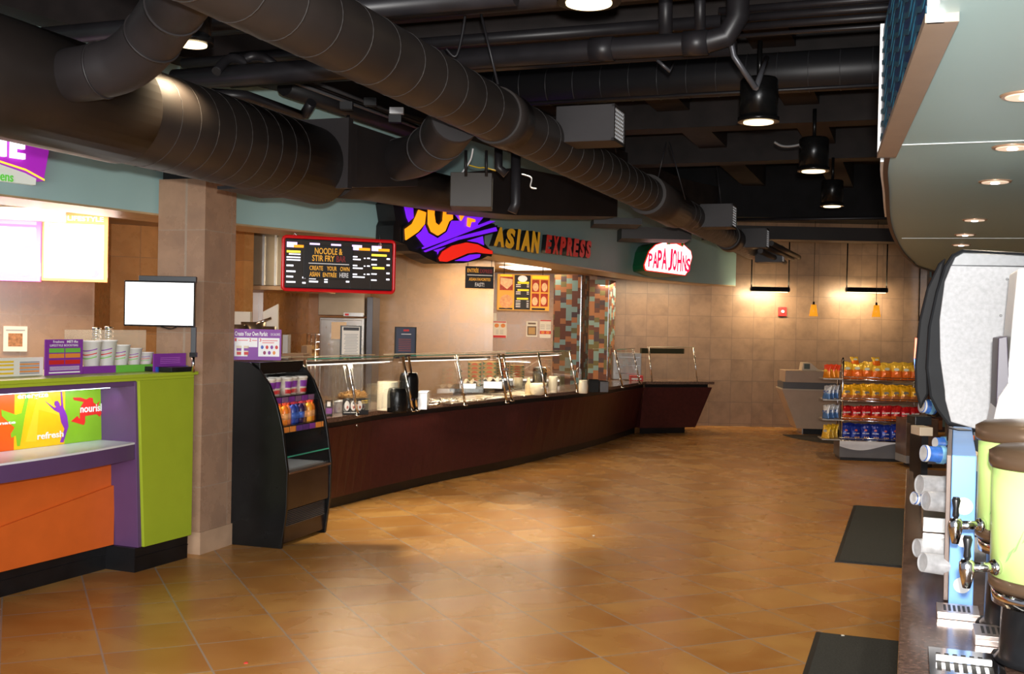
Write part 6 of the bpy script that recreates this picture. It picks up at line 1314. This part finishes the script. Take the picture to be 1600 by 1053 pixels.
MB().box(a.x - .0, b.x + .25, 14.58, 15.0, z1_, a.z).build('plinth', mat('plinth_grey', (.28, .27, .27), .4), t, .004); MB().box(a.x + .1, b.x + .2, 14.65, 14.95, 0, z1_).build('base', BLACKP, t)

# things stood on the counter, located by their foot
def C(x, y, z=CZ): return on(x, y, z)
# blue cup cabinet
u0 = Vector((1.455, 3.60, 0)); BL = mat('sky_blue_panel', (.16, .36, .80), .4, var=.05)
cb = thing('cup_cabinet', u0 + A_DIR * .8, 'sky blue cup dispenser cabinet with white dots on the drinks counter', 'cabinet')
def pb(o, a, d): return o + A_DIR * a + B_DIR * d
zt1 = 1.40
CDIR = Vector((.405, 1, 0)).normalized(); cpb = lambda o, a, d: o + CDIR * a + B_DIR * d
P = [cpb(u0, 0, 0), cpb(u0, 1.2, 0), cpb(u0, 1.2, .075), cpb(u0, 0, .075)]
MB().prism([(p.x, p.y) for p in P], CZ, zt1).build('cabinet_body', BL, cb, .003)
fc = Fr(u0 + A_DIR * 0, B_DIR)  # end face towards the viewer
P2 = [pb(u0, -.006, .0), pb(u0, -.0, .0), pb(u0, -.0, .10), pb(u0, -.006, .10)]
GF = Fr(Vector((u0.x, u0.y, 0)) - A_DIR * .002, B_DIR)
for k, (zz, rr) in enumerate(((.975, .026), (1.12, .020), (1.235, .028))):
    m = MB(GF); m.prism([(.040 + rr * math.cos(q * PI / 10), zz + rr * math.sin(q * PI / 10)) for q in range(20)], .0, .003); m.build('white_dot', WPRINT, cb)
SGm = mat('bronze_frame', (.13, .095, .08), .45, .3)
P = [cpb(u0, 0, -.016), cpb(u0, 1.2, -.016), cpb(u0, 1.2, -.001), cpb(u0, 0, -.001)]; MB().prism([(p.x, p.y) for p in P], CZ + .02, zt1).build('dispenser_plate', SGm, cb, .002)
# box of lids leaning on top
lb = C(1518, 742, 1.28)
o = u0 + A_DIR * .25
t = thing('lid_box', (o.x, o.y, zt1), 'open cream cardboard box resting on the cup cabinet', 'box')
a = at(1502, 738, 3.75); b = at(1533, 706, 3.75); MB().prism([(0, 0), (.066, .01), (.066, .075), (-.03, .070)], -.12, 0)
g = Fr((at(1508, 737, 3.7)), (.98, -.2, 0)); MB(g).prism([(0, 0), (.052, .004), (.054, .062), (-.012, .056)], -.10, 0).build('carton', mat('cream_card', (.62, .47, .28), .7), t, .002)
MB(g).prism([(-.03, .055), (-.012, .056), (0, 0), (-.006, .002)], -.10, 0).build('dark_flap', mat('dark_flap', (.10, .06, .04), .6), t)
CLR = mat('clear_plastic_cup', (.50, .50, .51), .2, var=.25, scale=25, alpha=.6)
def cup_row(x_tip, y_tip, x_root, y_root, half, Y, label, m, n=6, name='cup_stack', band=None):
    """a horizontal stack of nested cups pushed out of a dispenser ring towards the hall"""
    a = at(x_tip, y_tip, Y); b = at(x_root, y_root, Y + .02); ax = (a - b); L = ax.length; r = half / F * Y
    t = thing(name, b, label, 'cups'); 
    pr = [(r * .98, 0)]
    for k in range(n): pr += [(r * (.97 - .13 * k / n), L * (.05 + .30 * k / n)), (r * (1.0 - .13 * k / n), L * (.06 + .30 * k / n)), (r * (1.0 - .13 * k / n), L * (.075 + .30 * k / n)), (r * (.96 - .13 * k / n), L * (.08 + .30 * k / n))]
    pr += [(r * .80, L), (r * .74, L * 1.0), (r * .70, L * .97)]
    MB().lathe(pr, b, 28, ax).build('nested_cups', m, t)
    MB().lathe([(r * 1.22, -.02), (r * 1.26, -.01), (r * 1.26, .012), (r * 1.06, .02)], b, 28, ax).build('dispenser_ring', GBLK, t)
    if band: 
        MB().lathe([(r * .74 + .001, L * 1.001), (r * .70, L * 1.001)], b, 28, ax).build('cup_base', WPRINT, t)
        d = ax.normalized()
        for q, (mm, f0, f1) in enumerate(band):
            rr = lambda f_: r * (.97 - .17 * f_) + .004
            MB().lathe([(rr(f0), L * f0), (rr(f1), L * f1)], b, 28, ax, False).build('printed_band', mm, t)
    return t
cup_row(1436, 771, 1494, 768, 0, 1, 'x', CLR) if False else None
cup_row(1436, 757, 1492, 762, 19, 4.25, 'clear plastic cups poking out of the upper rear dispenser ring', CLR)
cup_row(1446, 782, 1498, 786, 19, 4.05, 'clear plastic cups just below the upper rear clear stack', CLR)
cup_row(1432, 856, 1492, 858, 18, 3.80, 'clear plastic cups in the lower row, the far one of two', CLR)
cup_row(1441, 878, 1502, 886, 19, 3.62, 'clear plastic cups in the lower row, the near one of two', CLR)
BC = mat('soda_cup_blue', (.04, .16, .55), .35, var=.35, scale=22); LBL = mat('cup_light_blue', (.25, .55, .85), .4, var=.3, scale=30)
cup_row(1443, 708, 1487, 712, 14.5, 4.95, 'blue printed soda cup with red mark sticking out sideways above the clear cups', BC, band=[(LBL, .30, .48), (REDP, .08, .2), (WPRINT, .90, .99)])
cup_row(1461, 692, 1488, 694, 11, 5.2, 'blue printed soda cup half hidden behind the one with a red mark', BC, band=[(LBL, .3, .6)])
cup_row(1440, 634, 1464, 637, 12, 6.1, 'blue printed soda cup held just below the dispenser nose', BC, band=[(LBL, .35, .6), (WPRINT, .88, .99)])
cup_row(1428, 778, 1450, 780, 11, 4.6, 'small blue soda cup peeking out behind the clear cups', BC, band=[(WPRINT, .82, .99), (LBL, .4, .55)])
# faucet urns
LG = mat('pale_lime_urn', (.56, .80, .26), .3, var=.03); BRZ = mat('bronze_band', (.12, .075, .045), .3, .4)
def urn(x0, yt, yb, Y, r, label, tap_y, leaves=False):
    """x0: silhouette edge nearest the hall"""
    cxp = at(x0, yb, Y); c = Vector((cxp.x + r, Y, 0)); zb_ = at(x0, yb, Y).z; zt_ = at(x0, yt, Y).z
    t = thing('drink_urn', (c.x, c.y, CZ), label, 'drink dispenser')
    MB().lathe([(r, zb_), (r, zt_)], c, 48).build('urn_body', LG, t)
    MB().lathe([(r * 1.03, zt_ - .012), (r * 1.06, zt_), (r * 1.06, zt_ + .03), (r * .9, zt_ + .045), (r * .3, zt_ + .055)], c, 48).build('lid', BRZ, t)
    MB().lathe([(r * 1.0, zb_ - .03), (r * 1.03, zb_ - .02), (r * 1.03, zb_), (r, zb_ + .004)], c, 48).build('bottom_band', BRZ, t)
    MB().lathe([(r * .96, zb_ - .07), (r * .98, zb_ - .03)], c, 40).build('steel_ring', CHROME, t)
    MB().lathe([(r * .9, CZ + .015), (r * .82, CZ + .03), (r * .80, zb_ - .08), (r * .9, zb_ - .07)], c, 40).build('black_base', BLACKP, t)
    for q in range(3):
        an = PI * .75 + q * PI * .6; p = c + Vector((math.cos(an) * r * .85, math.sin(an) * r * .85, 0)); MB().lathe([(.03, CZ), (.018, CZ + .02)], p, 12).build('foot', BLACKP, t)
    # tap points to the hall
    z = at(x0, tap_y, Y).z; s_ = c + Vector((-r * .98, -r * .1, z)); d = Vector((-1, -.12, 0)).normalized()
    MB().tube([s_, s_ + d * .075], .013, 14).build('tap_pipe', CHROME, t)
    MB().lathe([(.020, 0), (.022, .01), (.018, .02)], s_, 16, d).build('tap_collar', CHROME, t)
    e = s_ + d * .09; MB().lathe([(.010, -.055), (.016, -.03), (.020, -.01), (.020, .012), (.013, .022)], e, 16).build('tap_valve', CHROME, t)
    MB().lathe([(.006, .02), (.010, .03), (.008, .05), (.013, .075), (.009, .085)], e, 14).build('tap_handle', BLACKP, t)
    lf = MB(); 
    for q in range(4):
        an = PI + .35 + q * .16; z0 = zb_ + .05 + q * .03
        P_ = [(an - .05, z0), (an + .02, z0 + .01), (an + .16, z0 + .05 + .02 * q), (an + .03, z0 + .03)]; lf.add([(c.x + (r + .0015) * math.cos(a_), c.y + (r + .0015) * math.sin(a_), z_) for a_, z_ in P_], [(0, 1, 2, 3)])
    lf.build('leaf_print', mat('leaf_green', (.25, .55, .15), .5), t)
    return t
urn(1554, 724, 903, 2.95, .155, 'pale lime drink urn nearest the viewer with a chrome tap', 884)
urn(1532, 682, 826, 3.31, .155, 'pale lime drink urn standing behind the nearest urn', 819)
# drip trays
def drip(x0, y1, wd, ln, h, label, slots, m=STEEL):
    c = C(x0, y1); g = Fr(c, B_DIR, A_DIR); t = thing('drip_tray', g.P(wd / 2, ln / 2, 0), label, 'drip tray')
    b = MB(g); b.box(0, wd, 0, ln, 0, h * .6); b.build('tray_body', m, t, .002); b = MB(g); b.box(0, wd, 0, ln, h * .6, h); b.build('grate', m, t, .001)
    b = MB(g)
    for k in range(slots): b.box(.02 + k * (wd - .04) / slots, .02 + (k + .55) * (wd - .04) / slots, ln * .2, ln * .8, h, h + .0008)
    b.build('slots', mat('slot_shadow', (.03, .025, .02), .6), t)
drip(1464, 966, .125, .13, .022, 'small pinkish steel drip tray below the near urn tap', 6, mat('satin_steel', (.60, .50, .45), .3, .8))
drip(1523, 1008, .10, .14, .03, 'second small steel drip tray half hidden by the urn base', 4, mat('satin_steel', (.6, .5, .45)))
drip(1452, 1062, .19, .28, .012, 'wide chrome drip tray at the bottom edge of the view', 7, CHROME)
c = C(1462, 1040); g = Fr(c, B_DIR, A_DIR); tag(MB(g).box(0, .14, 0, .012, .014, .03).build('tray_bar', WHITE, None, .002), 'white plastic bar lying on the wide chrome drip tray', 'bar')
# soda dispenser
YD = 4.95; DF = Fr(edge(YD) + B_DIR * 0, B_DIR)   # side plane facing the viewer: u away from the hall
S = lambda pts, n=0.: [DF.px(x, y, n) for x, y in pts]
side = [(1443, 690 - 60), (1437, 600), (1436, 560), (1440, 500), (1450, 455), (1464, 415), (1483, 397), (1500, 390), (1640, 398), (1640, 688), (1530, 676), (1476, 664), (1465, 640)]
sd = thing('soda_dispenser', DF.P(.35, CZ, -.35), 'big curved soda dispenser with a silver grey side on the drinks counter', 'drink dispenser')
side = [(1452, 620), (1446, 575), (1450, 510), (1462, 455), (1475, 415), (1487, 397), (1504, 389), (1650, 397), (1650, 690), (1530, 677), (1480, 664), (1462, 640)]
MB(DF).prism(S(side), -.62, 0).build('head_shell', mat('dispenser_black', (.012, .013, .015), .55, var=.2, spec=.15), sd, .012)
panel = [(1476, 610), (1469, 560), (1468, 500), (1476, 440), (1486, 415), (1650, 418), (1650, 680), (1532, 672), (1486, 659), (1477, 625)]
SG = mat('silver_side_panel', (.46, .465, .48), .6, .0, var=.10, scale=60)
MB(DF).prism(S(panel, .004), .0, .012).build('side_panel', SG, sd, .004)
cap = [(1486, 415), (1492, 402), (1505, 395), (1650, 402), (1650, 417)]
MB(DF).prism(S(cap, .004), .0, .014).build('top_cap', mat('grey_top_cap', (.16, .17, .18), .35, var=.1, scale=40), sd, .003)
for x, y in ((1574, 436), (1564, 493), (1556, 550)):
    u, v = DF.px(x, y, .02); MB().lathe([(.006, 0), (.005, .005)], DF.P(u, v, .012), 10, DF.n).build('screw', BLACKP, sd)
# bulging front door
front = [(1451, 615), (1438, 640), (1430, 610), (1429, 570), (1436, 500), (1448, 450), (1466, 412), (1478, 402), (1470, 440), (1456, 500), (1450, 560)]
MB(DF).prism(S(front, -.08), -.56, -.06).build('front_door', mat('matt_black_door', (.012, .012, .013), .55, spec=.15), sd, .01)
fp = S([(1429, 590), (1427, 545), (1433, 520), (1440, 525), (1436, 560), (1438, 590)], -.1); 
MB(DF).prism(S([(1428, 560), (1430, 528), (1437, 529), (1436, 560)], -.10), -.45, -.07).build('brand_light_red', mat('ad_red', (.8, .1, .03), .4, emit=(1, .15, .03), es=1.2, var=.5, scale=30), sd)
MB(DF).prism(S([(1430, 590), (1428, 561), (1436, 561), (1438, 590)], -.10), -.45, -.07).build('brand_light_blue', mat('ad_blue', (.05, .2, .7), .4, emit=(.1, .3, 1), es=1.0, var=.5, scale=30), sd)
# neck and drip base carrying the head
P = [pb(edge(YD), .05, .28), pb(edge(YD), .60, .28), pb(edge(YD), .60, .85), pb(edge(YD), .05, .85)]
MB().prism([(p.x, p.y) for p in P], CZ, 1.45).build('neck', BLACKP, sd, .005)
P = [pb(edge(YD), .02, .08), pb(edge(YD), .62, .08), pb(edge(YD), .62, .85), pb(edge(YD), .02, .85)]
MB().prism([(p.x, p.y) for p in P], CZ, CZ + .07).build('drip_base', STEEL, sd, .004)
for k in range(4):
    o = pb(edge(YD), .08 + .14 * k, .20); MB().lathe([(.022, 1.30), (.022, 1.42)], o, 14).build('nozzle', BLACKP, sd)
# orange and black valve levers seen under the head
t = thing('drink_valve', at(1508, 692, 4.5), 'black drink valve with two bright orange tabs under the soda dispenser', 'valve')
a = at(1496, 695, 4.5); b = at(1522, 676, 4.5); MB().box(a.x, b.x, 4.5, 4.62, a.z, b.z + .01).build('valve_body', BLACKP, t, .01)
for x0, x1 in ((1492, 1503), (1513, 1522)): a = at(x0, 688, 4.48); b = at(x1, 680, 4.48); MB().box(a.x, b.x, 4.47, 4.5, a.z, b.z).build('orange_tab', mat('orange_tab', (.85, .16, .02), .3), t, .004)
# white juice machine beyond the urns, at the wall
YJ = 4.1; JM = Fr(edge(YJ) + B_DIR * .30, B_DIR)
t = thing('juice_machine', JM.P(.4, CZ, -.2), 'white drinks machine at the edge of view with a pale rounded side', 'drink dispenser')
S2 = lambda pts, n=0.: [JM.px(x, y, n) for x, y in pts]
MB(JM).prism(S2([(1577, 560), (1583, 490), (1590, 420), (1720, 415), (1720, 676), (1576, 676), (1571, 600)]), -.35, 0).build('housing', WHITE, t, .008)
MB(JM).prism(S2([(1548, 672), (1560, 620), (1575, 598), (1600, 590), (1605, 640), (1580, 676)]), -.3, .02).build('white_shoulder', WHITE, t, .008)
P = [pb(edge(YJ), .05, .7), pb(edge(YJ), .35, .7), pb(edge(YJ), .35, .94), pb(edge(YJ), .05, .94)]; MB().prism([(p.x, p.y) for p in P], CZ, 1.5).build('machine_leg', WHITE, t)
MB(JM).prism(S2([(1556, 640), (1560, 528), (1574, 525), (1577, 600), (1566, 640)]), -.3, .0).build('dark_hinge', mat('hinge_dark', (.05, .04, .06), .4), t, .003)
# small things near the counter's far end
for k, (x0, y0, x1, y1, m_, l) in enumerate(((1437, 668, 1458, 681, CREAM, 'cream paper napkin holder at the far end of the drinks counter'), (1430, 651, 1456, 664, BLACKP, 'small dark dispenser tray beyond the cream napkin holder'))):
    a = at(x0, y1, 6.6 + .4 * k); b = at(x1, y0, 6.6 + .4 * k); t = thing('napkin_holder', ((a.x + b.x) / 2, 6.7, CZ), l, 'holder')
    MB().box(a.x, b.x, 6.6 + .4 * k, 6.75 + .4 * k, a.z, b.z).build('tray_part', m_, t, .003); MB().box(a.x + .02, b.x - .02, 6.62 + .4 * k, 6.74 + .4 * k, CZ, a.z).build('stand', BLACKP, t)
